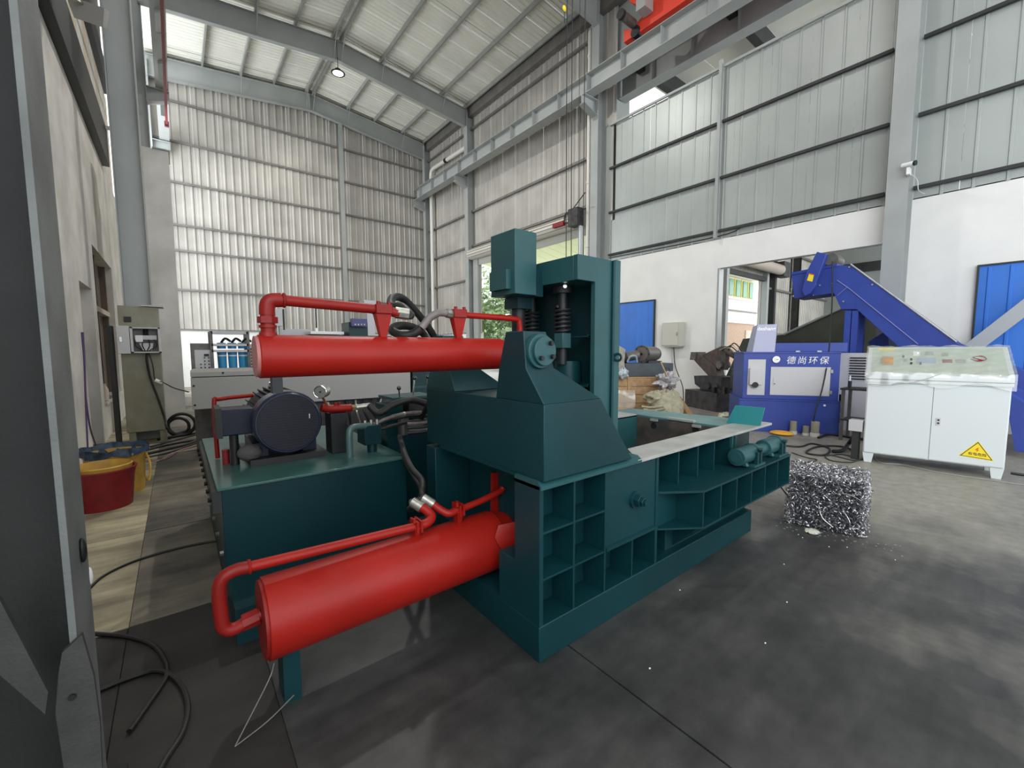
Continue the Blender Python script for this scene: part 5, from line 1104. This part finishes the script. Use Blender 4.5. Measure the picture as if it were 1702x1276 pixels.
p = W(1350, 884, 'z', 0); tag(lump((p.x, p.y, 0.008), 0.05, (1.3, 1.0, 0.16), 5, 0.4, 16, 8).build('flat_stone', mat('pale_flake', (0.62, 0.62, 0.52), 0.7)), 'pale flat flake lying at the foot of the steel bale', 'debris')
for i, (a, b) in enumerate(((1327, 888), (1334, 893), (1378, 908), (1408, 909), (1308, 1000), (1080, 1110), (1272, 1068), (1488, 930), (1303, 937), (1130, 980))):
    p = W(a, b, 'z', 0.003); tag(MB().box(p.x-0.004, p.x+0.004, p.y-0.003, p.y+0.003, 0, 0.004).build('paper_speck', PAPER), 'tiny white speck on the dark floor', 'debris', 'white specks scattered on the floor')

# ================================================================== LEFT SIDE
# concrete casing of the column with legs and open electric box
t = thing('concrete_pier', 'stained grey-green concrete casing on short legs carrying the open electric box', 'pier', (-0.45, 9.7, 0))
MB().box(-0.71, -0.20, 9.42, 9.78, 0.22, 2.33).build('casing', GREYCONC, t, bevel=0.01)
MB().box(-0.42, -0.13, 9.38, 9.80, 2.33, 2.355).build('cap_plate', BARE, t)
for x in (-0.69, -0.29): [MB().box(x, x+0.09, yy, yy+0.08, 0, 0.22).build('leg', GREYCONC, t) for yy in (9.44, 9.68)]
MB().box(-0.64, -0.55, 9.405, 9.42, 2.06, 2.15).build('broken_hole', BLACK, t)
MB().box(-0.86, -0.80, 9.5, 9.75, 0, 2.0).build('side_channel', STEELD, t)
a = W(193, 541, 'y', 9.30); b = W(269, 590, 'y', 9.30); zt, zb = a.z-0.02, b.z+0.04
t = thing('open_electric_box', 'open grey electric box with its door swung left and cables hanging out', 'electric box', ((a.x+b.x)/2, 9.35, zb))
xm = W(217, 560, 'y', 9.3).x; xr = b.x
eb = MB().box(xm, xr, 9.395, 9.41, zb, zt).box(xm, xr, 9.24, 9.4, zb, zb+0.02).box(xm, xr, 9.24, 9.4, zt-0.02, zt).box(xm, xm+0.03, 9.24, 9.4, zb, zt).box(xr-0.03, xr, 9.24, 9.4, zb, zt).build('box_body', LGREY, t)
MB().box(xm+0.03, xr-0.03, 9.385, 9.394, zb+0.02, zt-0.02).build('back_board', IRONG, t)
dr = MB().box(a.x, xm-0.01, 9.235, 9.25, zb-0.01, zt+0.02).build('box_door', LGREY, t, bevel=0.003)
MB().box(a.x+0.03, a.x+0.06, 9.222, 9.235, (zb+zt)/2-0.03, (zb+zt)/2+0.05).build('door_latch', CHROME, dr)
MB().box(xm+0.05, xr-0.05, 9.30, 9.385, zt-0.20, zt-0.13).build('breaker_rail', LGREY, eb); MB().box(xm+0.06, xm+0.15, 9.28, 9.30, zt-0.24, zt-0.13).build('breaker', PAPER, eb)
MB().prism([(xm+0.10, zb+0.16), (xr-0.10, zb+0.16), (xr-0.12, zb+0.04), (xm+0.14, zb+0.04)], 'xz', 9.29, 9.38).build('breaker', LGREY, eb)
MB().cyl((xm+0.19, 9.30, zt-0.12), (xm+0.19, 9.38, zt-0.02), 0.035, n=12).build('cable_gland', BLACK, eb)
for k in range(4): MB().tube([(xm+0.08+0.07*k, 9.3, zt-0.2), (xm+0.05+0.09*k, 9.27, zb+0.12), (xm+0.15+0.02*k, 9.30, zb+0.03)], 0.008, n=6).build('wire', BLACK if k % 2 else DARKST, eb)
xc = xm+0.19
tag(MB().tube([(xc, 9.32, zb), (xc-0.01, 9.30, zb-0.12), tuple(W(250, 628, 'y', 9.32)), tuple(W(262, 660, 'y', 9.30)), tuple(W(274, 695, 'y', 9.25)), tuple(W(278, 712, 'y', 9.1)), tuple(W(290, 722, 'z', 0.03))], 0.018, n=8).build('power_cable', BLACK), 'thick dark cable hanging from the open electric box to the floor', 'cable')
tag(MB().tube([(xc+0.02, 9.32, zb), (xc+0.06, 9.28, zb-0.2), tuple(W(258, 632, 'y', 9.28)), tuple(W(268, 634, 'y', 9.2)), tuple(W(290, 645, 'y', 8.2)), tuple(W(313, 651, 'y', 7.2))], 0.009, n=6).build('power_cable', STEELD), 'thin wire from the open electric box over to the off-white machine', 'cable')
p = W(263, 634, 'y', 9.28); tag(MB().cyl(p+Vector((-0.04, 0, 0.03)), p+Vector((0.05, 0, -0.03)), 0.028, n=12).build('plug_socket', PAPER), 'white inline plug hanging at the corner of the concrete pier', 'plug')
# purple cords on the plaster wall
PURP = mat('purple_cord', (0.10, 0.06, 0.16), 0.5)
for pts, lab in ((((138, 552), (141, 600), (143, 660), (150, 710), (160, 742)), 'thin purple cord on the left wall, the one slanting right'), (((136, 552), (140, 600), (143, 680), (146, 745)), 'thin purple cord on the left wall, the straight one')):
    tag(MB().tube([tuple(W(a, b, 'x', XL+0.01)) for a, b in pts], 0.010, n=6).build('purple_cable', PURP), lab, 'cord')
t = thing('bottle', 'small cream bottle on the sill of the left window', 'bottle', (-1.12, 11.0, 0.66)); MB().lathe((-1.10, 11.02, 0.66), [(0, 0), (0.06, 0), (0.06, 0.2), (0.03, 0.27), (0.03, 0.31), (0, 0.31)], 16).build('bottle_body', CREAM, t)
# buckets
bx, by = -0.655, 5.92
t = thing('red_bucket', 'dirty red plastic bucket at the foot of the left wall', 'bucket', (bx, by, 0))
MB().lathe((bx, by, 0), [(0, 0.0), (0.215, 0.0), (0.245, 0.30), (0.262, 0.385), (0.272, 0.385), (0.272, 0.40), (0.252, 0.40), (0.232, 0.30), (0.2, 0.02), (0, 0.02)], 36).build('bucket_shell', BUCK, t)
t = thing('yellow_bucket', 'yellow bucket nested inside the red bucket', 'bucket', (bx+0.0, by+0.0, 0.03))
MB().lathe((bx, by, 0.03), [(0, 0.0), (0.17, 0.0), (0.215, 0.30), (0.238, 0.40), (0.228, 0.41), (0.205, 0.32), (0.16, 0.02), (0, 0.02)], 36).build('bucket_shell', BUCY, t)
t = thing('yellow_drum', 'yellow plastic drum standing behind the red bucket', 'drum', (-0.60, 6.45, 0))
MB().lathe((-0.60, 6.45, 0), [(0, 0.0), (0.235, 0.0), (0.26, 0.42), (0.275, 0.44), (0.275, 0.46), (0.25, 0.46), (0.22, 0.02), (0, 0.02)], 36).build('drum_shell', BUCY, t)
MB().tube([(-0.335, 6.40, 0.42), (-0.30, 6.3, 0.30), (-0.315, 6.2, 0.14), (-0.345, 6.18, 0.20)], 0.010, n=6).build('drum_handle', BUCY, t)
t = thing('plastic_sack', 'dark blue plastic sack hanging over the rim of the yellow drum', 'sack', (-0.60, 6.45, 0.4))
m_ = MB(); vs = []; n = 40
for j, (r, z) in enumerate(((0.20, 0.30), (0.255, 0.45), (0.285, 0.52), (0.29, 0.44))):
    for i in range(n):
        k = 1+0.05*math.sin(i*1.7+j)+0.03*math.sin(i*3.1); vs.append((-0.60+r*k*math.cos(2*PI*i/n), 6.45+r*k*math.sin(2*PI*i/n), z+0.012*math.sin(i*0.9+j*2)))
m_.add(vs, [(j*n+i, j*n+(i+1) % n, (j+1)*n+(i+1) % n, (j+1)*n+i) for j in range(3) for i in range(n)]).build('sack_film', RAG, t)
# cables on the floor, left
LFC = [([(232, 757), (270, 748), (310, 738), (350, 722), (372, 706)], 0.020, BLACK, 'thick black floor cable nearest the pier legs'),
       ([(228, 752), (265, 742), (300, 735), (345, 728), (378, 725)], 0.018, BLACK, 'black floor cable running behind the tank, second from the pier'),
       ([(232, 762), (280, 752), (330, 735), (380, 722)], 0.014, STEELD, 'grey floor cable between the thick black ones'),
       ([(236, 768), (275, 762), (300, 748), (345, 736), (376, 734)], 0.012, mat('pink_cable', (0.40, 0.20, 0.18), 0.6), 'pinkish floor cable nearest the tank'),
       ([(232, 772), (262, 766), (290, 752), (320, 748), (350, 742)], 0.008, mat('pale_cable', (0.45, 0.40, 0.33), 0.6), 'thin pale cable on the floor crossing the pink one'),
       ([(262, 730), (310, 722), (350, 715), (380, 700)], 0.022, BLACK, 'heavy black cable behind all others at the pier'),
       ([(285, 722), (320, 713), (350, 716), (385, 712)], 0.016, DARKST, 'dark cable lying against the plaster pier foot'),
       ([(250, 742), (300, 729), (340, 719), (380, 716)], 0.015, DARKST, 'dark cable in the middle of the bundle behind the tank')]
for pts, r, m_, lab in LFC: fcable(pts, r, lab, m_)
for i, (r, z) in enumerate(((0.20, 0.25), (0.16, 0.22))):
    p = W(301-i*6, 688, 'y', 9.9)
    tag(MB().ring((p.x, 9.9+0.05*i, r+0.02), (0.1, 1, 0.05), r, 0.028, 28, 8).build('hose_coil', HOSE), 'black hose coil leaning on the plaster pier, the %s ring' % ('larger' if i == 0 else 'smaller'), 'hose coil')
fcable([(146, 980), (175, 955), (230, 930), (300, 910), (362, 898)], 0.009, 'thin black cable across the pale floor strip towards the tank')
fcable([(120, 1050), (160, 1053), (215, 1058), (255, 1072), (276, 1100), (276, 1125), (250, 1165), (215, 1215)], 0.011, 'black cable loop on the floor by the near column, inner one', HOSE)
fcable([(150, 1152), (210, 1128), (262, 1114), (296, 1132), (312, 1170), (304, 1215), (275, 1262), (255, 1300)], 0.011, 'black cable loop on the floor by the near column, outer one', HOSE)
# long off-white machine behind the tank
A = W(320, 681, 'z', 0.8); B = W(683, 657, 'z', 0.8); A = Vector((A.x, A.y, 0)); B = Vector((B.x, B.y, 0)); T = frame_T(A, B-A); Wd = (B-A).length
wm = thing('off_white_machine', 'long off-white sheet metal machine behind the motor, below the upper red cylinder', 'machine', (A.x+1.5, A.y+0.3, 0))
L(T).box(0, Wd, 0, 0.62, 0.80, 1.23).build('front_cover', WMACH, wm, bevel=0.006)
L(T).prism([(0, 1.24), (0.62, 1.24), (0.62, 1.33), (0.06, 1.33), (0, 1.30)], 'yz', 0, Wd+0.12).build('top_cover', WMACH, wm, bevel=0.004)
L(T).box(0.3, Wd-0.2, 0.1, 0.6, 0.0, 0.80).build('machine_bed', IRON, wm)
for a, z in ((0.03, 0.86), (0.03, 1.12), (0.36, 1.285)): L(T).cyl((a, -0.01, z), (a, 0, z), 0.014, n=8).build('screw', BLACK, wm)
L(T).box(Wd+0.02, Wd+0.42, -0.05, 0.5, 0.0, 1.30).build('green_headstock', TEAL, wm, bevel=0.006)
L(T).box(Wd+0.02, Wd+0.42, -0.055, -0.05, 0.93, 0.96).build('headstock_trim', TEAL2, wm)
for k in range(7): L(T).tube([(1.7+0.14*k, 0.05, 0.78), (1.75+0.12*k, -0.05, 0.60), (1.72+0.15*k, 0.0, 0.40)], 0.018, n=6).build('machine_hose', BLACK if k % 3 else ZINC, wm)
# water filter rack and control panel behind it
WX = lambda px, py, y: W(px, py, 'y', y)
a = WX(350, 550, 8.0); b = WX(415, 618, 8.0)
fr_ = thing('filter_rack', 'grey steel rack with six blue filter bottles', 'rack', ((a.x+b.x)/2, 8.1, 0))
for x in (a.x, b.x):
    for y in (8.0, 8.35): MB().box(x-0.02, x+0.02, y-0.02, y+0.02, 0, a.z).build('post', IRONG, fr_)
for z in (a.z-0.02, WX(380, 573, 8.0).z, WX(380, 583, 8.0).z, 1.22):
    for yy in (7.98, 8.33): MB().box(a.x, b.x, yy, yy+0.04, z-0.018, z+0.018).build('rail', LGREY, fr_)
for k in range(3):
    x = a.x+0.135+k*0.14
    fb = MB().lathe((x, 8.12, 1.25), [(0, 0), (0.058, 0), (0.062, 0.28), (0.066, 0.30), (0.066, 0.33), (0, 0.35)], 20).build('filter_bottle', CYLB, fr_)
    MB().cyl((x, 8.12, 1.245+0.255), (x, 8.12, 1.245+0.275), 0.064, n=20).build('label_ring', PAPER, fb)
    MB().lathe((x, 8.12, 1.62), [(0, 0), (0.06, 0), (0.06, 0.09), (0, 0.10)], 20).build('filter_head', CYLB, fr_)
    MB().tube([(x, 8.1, 1.72), (x+0.05, 8.05, 1.78), (x+0.12, 8.12, 1.74)], 0.018, n=8).build('filter_pipe', DARKST, fr_)
a = WX(320, 577, 8.0); b = WX(353, 618, 8.0)
t = thing('control_panel_box', 'beige control panel with rows of small buttons left of the filter rack', 'control panel', ((a.x+b.x)/2, 8.1, 0))
MB().box(a.x-0.02, b.x+0.02, 8.03, 8.4, 0, a.z+0.06).build('panel_case', IRONG, t); MB().box(a.x+0.02, b.x, 8.015, 8.03, b.z, a.z-0.04).build('panel_face', LGREY, t)
for i in range(4):
    for j in range(4):
        if i < 1 and j > 1: continue
        MB().cyl((a.x+0.09+i*0.05, 8.0, b.z+0.07+j*0.05), (a.x+0.09+i*0.05, 8.015, b.z+0.07+j*0.05), 0.011, n=8).build('button', IRON, t)
MB().box(b.x-0.09, b.x-0.03, 8.005, 8.015, b.z+0.24, b.z+0.28).build('display', BLACK, t)
a = WX(412, 572, 8.2)
t = thing('narrow_cabinet', 'narrow pale cabinet with a dark side right of the filter rack', 'cabinet', (a.x+0.08, 8.4, 0))
MB().box(a.x, a.x+0.13, 8.2, 8.6, 0, a.z).build('cabinet_body', LGREY, t); MB().box(a.x+0.13, a.x+0.30, 8.22, 8.6, 0, a.z-0.01).build('dark_side', IRON, t)
for k in range(7): MB().box(a.x+0.03, a.x+0.06, 8.19, 8.2, 1.30+0.05*k, 1.325+0.05*k).build('indicator', BLACK, t)
# milling machine parts above the upper cylinder
mm = thing('milling_machine', 'light grey machine tool with a teal column and a small purple control box', 'machine tool', (2.0, 7.3, 0))
def rect(px0, px1, py0, py1, y, dep, name, m_, par=None, zb_=None):
    a = WX(px0, py0, y); b = WX(px1, py1, y); return MB().box(a.x, b.x, y, y+dep, b.z if zb_ is None else zb_, a.z).build(name, m_, par or mm, bevel=0.004)
rect(464, 520, 546, 568, 7.75, 0.5, 'table_block', LGREY, zb_=0)
rect(515, 660, 556, 566, 7.1, 1.0, 'dark_table', DARKST)
rect(516, 572, 550, 556, 7.15, 0.4, 'tool_tray', PAPER)
rect(560, 650, 566, 572, 7.78, 0.3, 'machine_base', TEAL, zb_=0)
rect(580, 612, 535, 566, 7.0, 0.4, 'teal_column', TEAL)
pc = rect(585, 611, 529, 543, 6.9, 0.1, 'control_box', mat('purple_box', (0.05, 0.045, 0.17), 0.4))
for k in range(4): 
    a = WX(590+k*5, 539, 6.88); MB().box(a.x, a.x+0.02, 6.885, 6.9, a.z-0.01, a.z+0.01).build('key', LGREY, pc)
rect(457, 470, 513, 542, 7.2, 0.12, 'grey_head', LGREY); rect(471, 474, 513, 548, 7.25, 0.1, 'head_edge', DARKST)
a = WX(462, 545, 7.2); MB().cyl((a.x, 7.26, a.z-0.1), (a.x, 7.26, a.z+0.05), 0.03, n=12).build('spindle', ZINC, mm)
rect(605, 625, 498, 505, 8.5, 0.3, 'motor_cap', LGREY, zb_=WX(605, 505, 8.5).z-0.1); rect(610, 624, 520, 560, 8.5, 0.3, 'grey_column', LGREY)
a = WX(525, 512, 7.3); b = WX(526, 545, 7.3); MB().cyl(a, b, 0.010, n=8).build('feed_rod', DARKST, mm); MB().cyl(b, b+Vector((0, 0, -0.08)), 0.022, n=10).build('rod_end', PAPER, mm)
MB().tube([tuple(WX(643, 531, 6.8)), tuple(WX(646, 540, 6.8)), tuple(WX(650, 553, 6.8)), tuple(WX(655, 566, 6.8))], 0.022, n=8).build('pale_hose', CREAM, mm)

# ================================================================== ROLLER DOOR, NEIGHBOUR BAY, OUTSIDE
t = thing('roller_shutter', 'rolled-up cream roller shutter above the bright left door opening', 'shutter', (11.8, 14, 6.2))
MB().cyl((11.78, DY0+0.05, 6.28), (11.78, 18.05, 6.28), 0.27, n=28).build('shutter_roll', mat('cream_shutter', (0.66, 0.63, 0.56), 0.45, 0.1), t)
for k in range(5):
    a = -0.7+k*0.45; MB().box(11.78-0.28*math.cos(a)-0.008, 11.78-0.28*math.cos(a)+0.008, DY0+0.1, 18.0, 6.28+0.28*math.sin(a)-0.01, 6.28+0.28*math.sin(a)+0.01).build('roll_slat', GIRT, t)
MB().box(11.9, 11.96, DY0+0.1, 17.7, 5.72, 6.05).build('door_curtain_end', mat('shutter_slat', (0.45, 0.45, 0.40), 0.5), t)
sm = MB().box(11.35, 11.7, DY0-0.02, DY0+0.45, 6.0, 6.6).build('shutter_drive', IRON, t)
MB().tube([(11.5, DY0+0.5, 6.2), (11.5, DY0+0.75, 6.25), (11.5, DY0+0.7, 6.55), (11.5, DY0+0.45, 6.5)], 0.03, n=8).build('drive_chain', IRON, sm)
MB().box(11.4, 11.55, DY0+0.75, DY0+1.3, 6.15, 6.3).build('red_brake', BUCK, sm)
MB().box(11.55, 11.75, DY0+0.02, DY0+0.12, 4.9, 6.0).build('guide_rail', CABW, t)
MB().tube([(11.4, DY0+0.3, 6.55), (11.2, DY0-0.5, 6.9)], 0.02, n=6, smooth=False).build('bracket_rod', DARKST, t)
cp = thing('outside_canopy', 'pale translucent canopy outside above the bright left door', 'canopy', (14, 14, 6))
for k in range(14):
    y = DY0-0.5+k*0.62
    MB().hexa([(12.3, y, 6.15), (17.2, y, 5.3), (17.2, y+0.58, 5.3), (12.3, y+0.58, 6.15)], [(12.3, y, 6.17), (17.2, y, 5.32), (17.2, y+0.58, 5.32), (12.3, y+0.58, 6.17)]).build('canopy_sheet', CANOPY, cp)
for x, z in ((12.5, 6.05), (14.8, 5.66), (17.1, 5.26)): MB().box(x-0.04, x+0.04, DY0-0.5, 18.5, z-0.07, z).build('canopy_rail', IRONG, cp)
def leaf_cloud(name, parent, c, r, n, seed, s=0.16):
    rnd = random.Random(seed); b = MB(); blobs = [(Vector((rnd.gauss(0, .45), rnd.gauss(0, .45), rnd.gauss(0, .4))), rnd.uniform(.35, .6)) for _ in range(14)]
    for i in range(n):
        o_, br_ = rnd.choice(blobs); d = Vector((rnd.gauss(0, 1), rnd.gauss(0, 1), rnd.gauss(0, 1))).normalized()*br_*rnd.uniform(.75, 1.05)
        p = Vector((c[0]+(o_.x+d.x)*r[0], c[1]+(o_.y+d.y)*r[1], max(0.2, c[2]+(o_.z+d.z)*r[2])))
        u = Vector((rnd.gauss(0, 1), rnd.gauss(0, 1), rnd.gauss(0, 1))).normalized(); v = u.orthogonal().normalized(); q = s*rnd.uniform(.6, 1.3)
        b.add([p-u*q, p-v*q*0.5, p+u*q, p+v*q*0.5], [(0, 1, 2, 3)])
    o = b.build(name, LEAF, parent, fixn=False, flat=True); o['kind'] = 'stuff'; return o
for i, (x, y, z, rr, lab) in enumerate(((20.8, 27.0, 3.4, (3.6, 3.4, 3.6), 'leafy green tree outside the bright left door, nearest its left jamb'), (26.5, 38.0, 3.2, (4.4, 4, 4.2), 'green tree outside the bright left door, far left one'), (34.0, 28.0, 3.0, (3.4, 3.4, 3.2), 'green bushy tree outside the bright left door, further right'), (46.0, 36.0, 3.5, (4.5, 4.5, 4), 'green tree beyond the outside yard, hidden by the press head'))):
    t = thing('tree', lab, 'tree', (x, y, 0)); MB().cyl((x, y, 0), (x, y, 2.5), 0.18, 0.12, n=10).build('trunk', BRUSH, t); leaf_cloud('foliage', t, (x, y, z), rr, 4500, 30+i, 0.24)
# neighbour bay shell
wn = struct('wall_neighbour_end', (24, 9.85, 0))
sN = sheet_mesh('neighbour_sheet', 0.9, 8.0, 0.3, CLAD); sN2 = sheet_mesh('neighbour_sheet_over_door', 0.9, 4.55, 0.3, CLAD)
ND0, ND1, NDZ = 20.9, 25.35, 5.35
x = 12.3
while x < 36:
    if ND0-0.5 < x < ND1: put_sheet(sN2, TR(x, 9.83, NDZ), wn)
    elif x > 15.8: put_sheet(sN, TR(x, 9.83, 1.9), wn)
    x += 0.9
MB().box(12.2, 13.3, 9.85, 10.0, 0, 11.5).build('end_wall', CLADR, wn); MB().box(13.3, 15.9, 9.85, 10.0, 0, 9.0).build('end_wall', CLAD, wn); MB().box(15.9, ND0, 9.85, 10.0, 0, 11.5).build('end_wall', CLAD, wn)
MB().box(ND1, ND1+1.3, 9.85, 10.0, 0, 11.5).build('end_wall', CLAD, wn)
MB().box(ND1+1.3, 29.2, 9.85, 10.0, 2.4, 11.5).build('end_wall', CLAD, wn); MB().box(29.2, 36, 9.85, 10.0, 1.2, 11.5).build('end_wall', CLAD, wn)
MB().box(ND0, ND1, 9.85, 10.0, NDZ, 11.5).build('end_wall', CLAD, wn)
for z in (2.4, 4.9, 7.2): 
    MB().box(ND1+0.3, 36, 9.65, 9.78, z-0.05, z+0.06).build('girt', GIRT, wn)
    if z > 6: MB().box(12.3, ND1+0.3, 9.65, 9.78, z-0.05, z+0.06).build('girt', GIRT, wn)
MB().box(ND1, ND1+0.25, 9.55, 9.83, 0, 9).build('door_jamb', STEEL, wn); MB().box(ND1+0.9, ND1+1.15, 9.5, 9.83, 0, 9).build('jamb_post', STEELD, wn)
MB().box(ND0-0.25, ND0, 9.55, 9.83, 0, 9).build('door_jamb', STEEL, wn)
MB().box(ND0, ND1, 9.6, 9.8, NDZ-0.12, NDZ+0.1).build('door_lintel', STEELD, wn)
t = thing('neighbour_roller_shutter', 'rolled shutter above the far door seen through the wide doorway', 'shutter', (23, 9.3, 5.8))
MB().cyl((ND0+0.1, 9.2, 5.85), (ND1+0.7, 9.2, 5.85), 0.27, n=24).build('shutter_roll', mat('brown_shutter', (0.42, 0.36, 0.31), 0.5), t)
MB().box(ND1+0.7, ND1+1.5, 9.0, 9.45, 5.5, 6.3).build('shutter_drive', IRON, t)
for i, (x, y, lab) in enumerate(((29.5, 9.5, 'dark column in the neighbour bay just right of the far door'), (33.5, 6.2, 'dark column at the far side of the neighbour bay, left of the conveyor head'), (33.5, 2.2, 'dark far column seen over the conveyor'), (26.0, 3.15, 'grey column of the neighbour bay seen between conveyor and near column'))):
    t = hcol(x-0.2, x+0.2, y-0.15, y+0.15, 0, 11.2, lab, STEELD, base=False); t.name = 'neighbour_column'
wf = struct('wall_neighbour_far', (36, 0, 0))
MB().box(35.9, 36.1, -12, 9.85, 0, 2.2).build('low_wall', WHITE, wf); MB().box(35.9, 36.1, 4.3, 9.85, 2.2, 11.5).build('far_cladding', CLADR, wf); MB().box(35.9, 36.1, -12, 4.3, 2.2, 7.0).build('far_cladding', CREAM, wf)
MB().box(35.7, 35.9, -12, 9.85, 6.6, 7.2).build('far_beam', STEELD, wf)
rn = struct('ceiling_neighbour', (24, 0, 11.5))
for k in range(12):
    y = 9.85-1.95*(k+1)
    for (xa, xb) in ((12.2, 36.1),):
        MB().box(xa, xb, y, y+1.93, 11.5, 11.56).build('roof_panel', ROOFM, rn)
for y in (9.0, 6.0, 3.0, 0.0): MB().box(12.2, 36, y-0.12, y+0.12, 10.85, 11.4).build('roof_beam', STEELD, rn)
for x in (14, 16.5, 19, 22, 25, 28): MB().box(x-0.04, x+0.04, -12, 9.8, 11.38, 11.5).build('roof_purlin', GIRT, rn)
MB().box(12.3, 36, 8.05, 8.15, 8.4, 8.7).build('tie_beam', STEELD, rn)
# far building outside the far door
fb_ = thing('far_building', 'far building with green glass, yellow frames and white bands, seen through the far door', 'building', (36, 17, 0))
xa, xb = W(1196, 500, 'y', 17).x, W(1256, 500, 'y', 17).x
zz = lambda py: W(1225, py, 'y', 17).z
MB().box(xa-3, xb, 17, 21, 0, zz(537)).build('brick_storey', BRICK, fb_); MB().box(xa-3, xb, 16.9, 21, zz(537), zz(494)).build('white_band', FARW, fb_)
MB().box(xa-3, xb, 16.8, 21, zz(517)-0.05, zz(517)+0.05).build('band_groove', GIRT, fb_); MB().box(xa-3, xb+0.2, 16.75, 21, zz(497)-0.08, zz(497)+0.1).build('band_ledge', FARW, fb_)
MB().box(xa-3, xb, 17.3, 21, zz(494), zz(460)).build('glazing_back', FARW, fb_)
n = 6; step = (xb-xa+1)/n
for k in range(n):
    x = xa-1+k*step; w_ = MB().box(x+0.1, x+step-0.1, 17.2, 17.3, zz(493), zz(462)).build('window', YFR, fb_); MB().box(x+0.3, x+step-0.3, 17.12, 17.2, zz(491), zz(464)).build('pane', GLASSG, w_)
MB().box(xa-3, xb+1.5, 15.5, 21, zz(459), zz(459)+0.4).build('roof_overhang', FARW, fb_)
MB().box(xb-2.0, xb-0.8, 16.9, 17, zz(566), zz(548)).build('window', CREAM, fb_); MB().box(xb, xb+4, 19, 23, 0, zz(470)).build('side_wing', FARW, fb_)
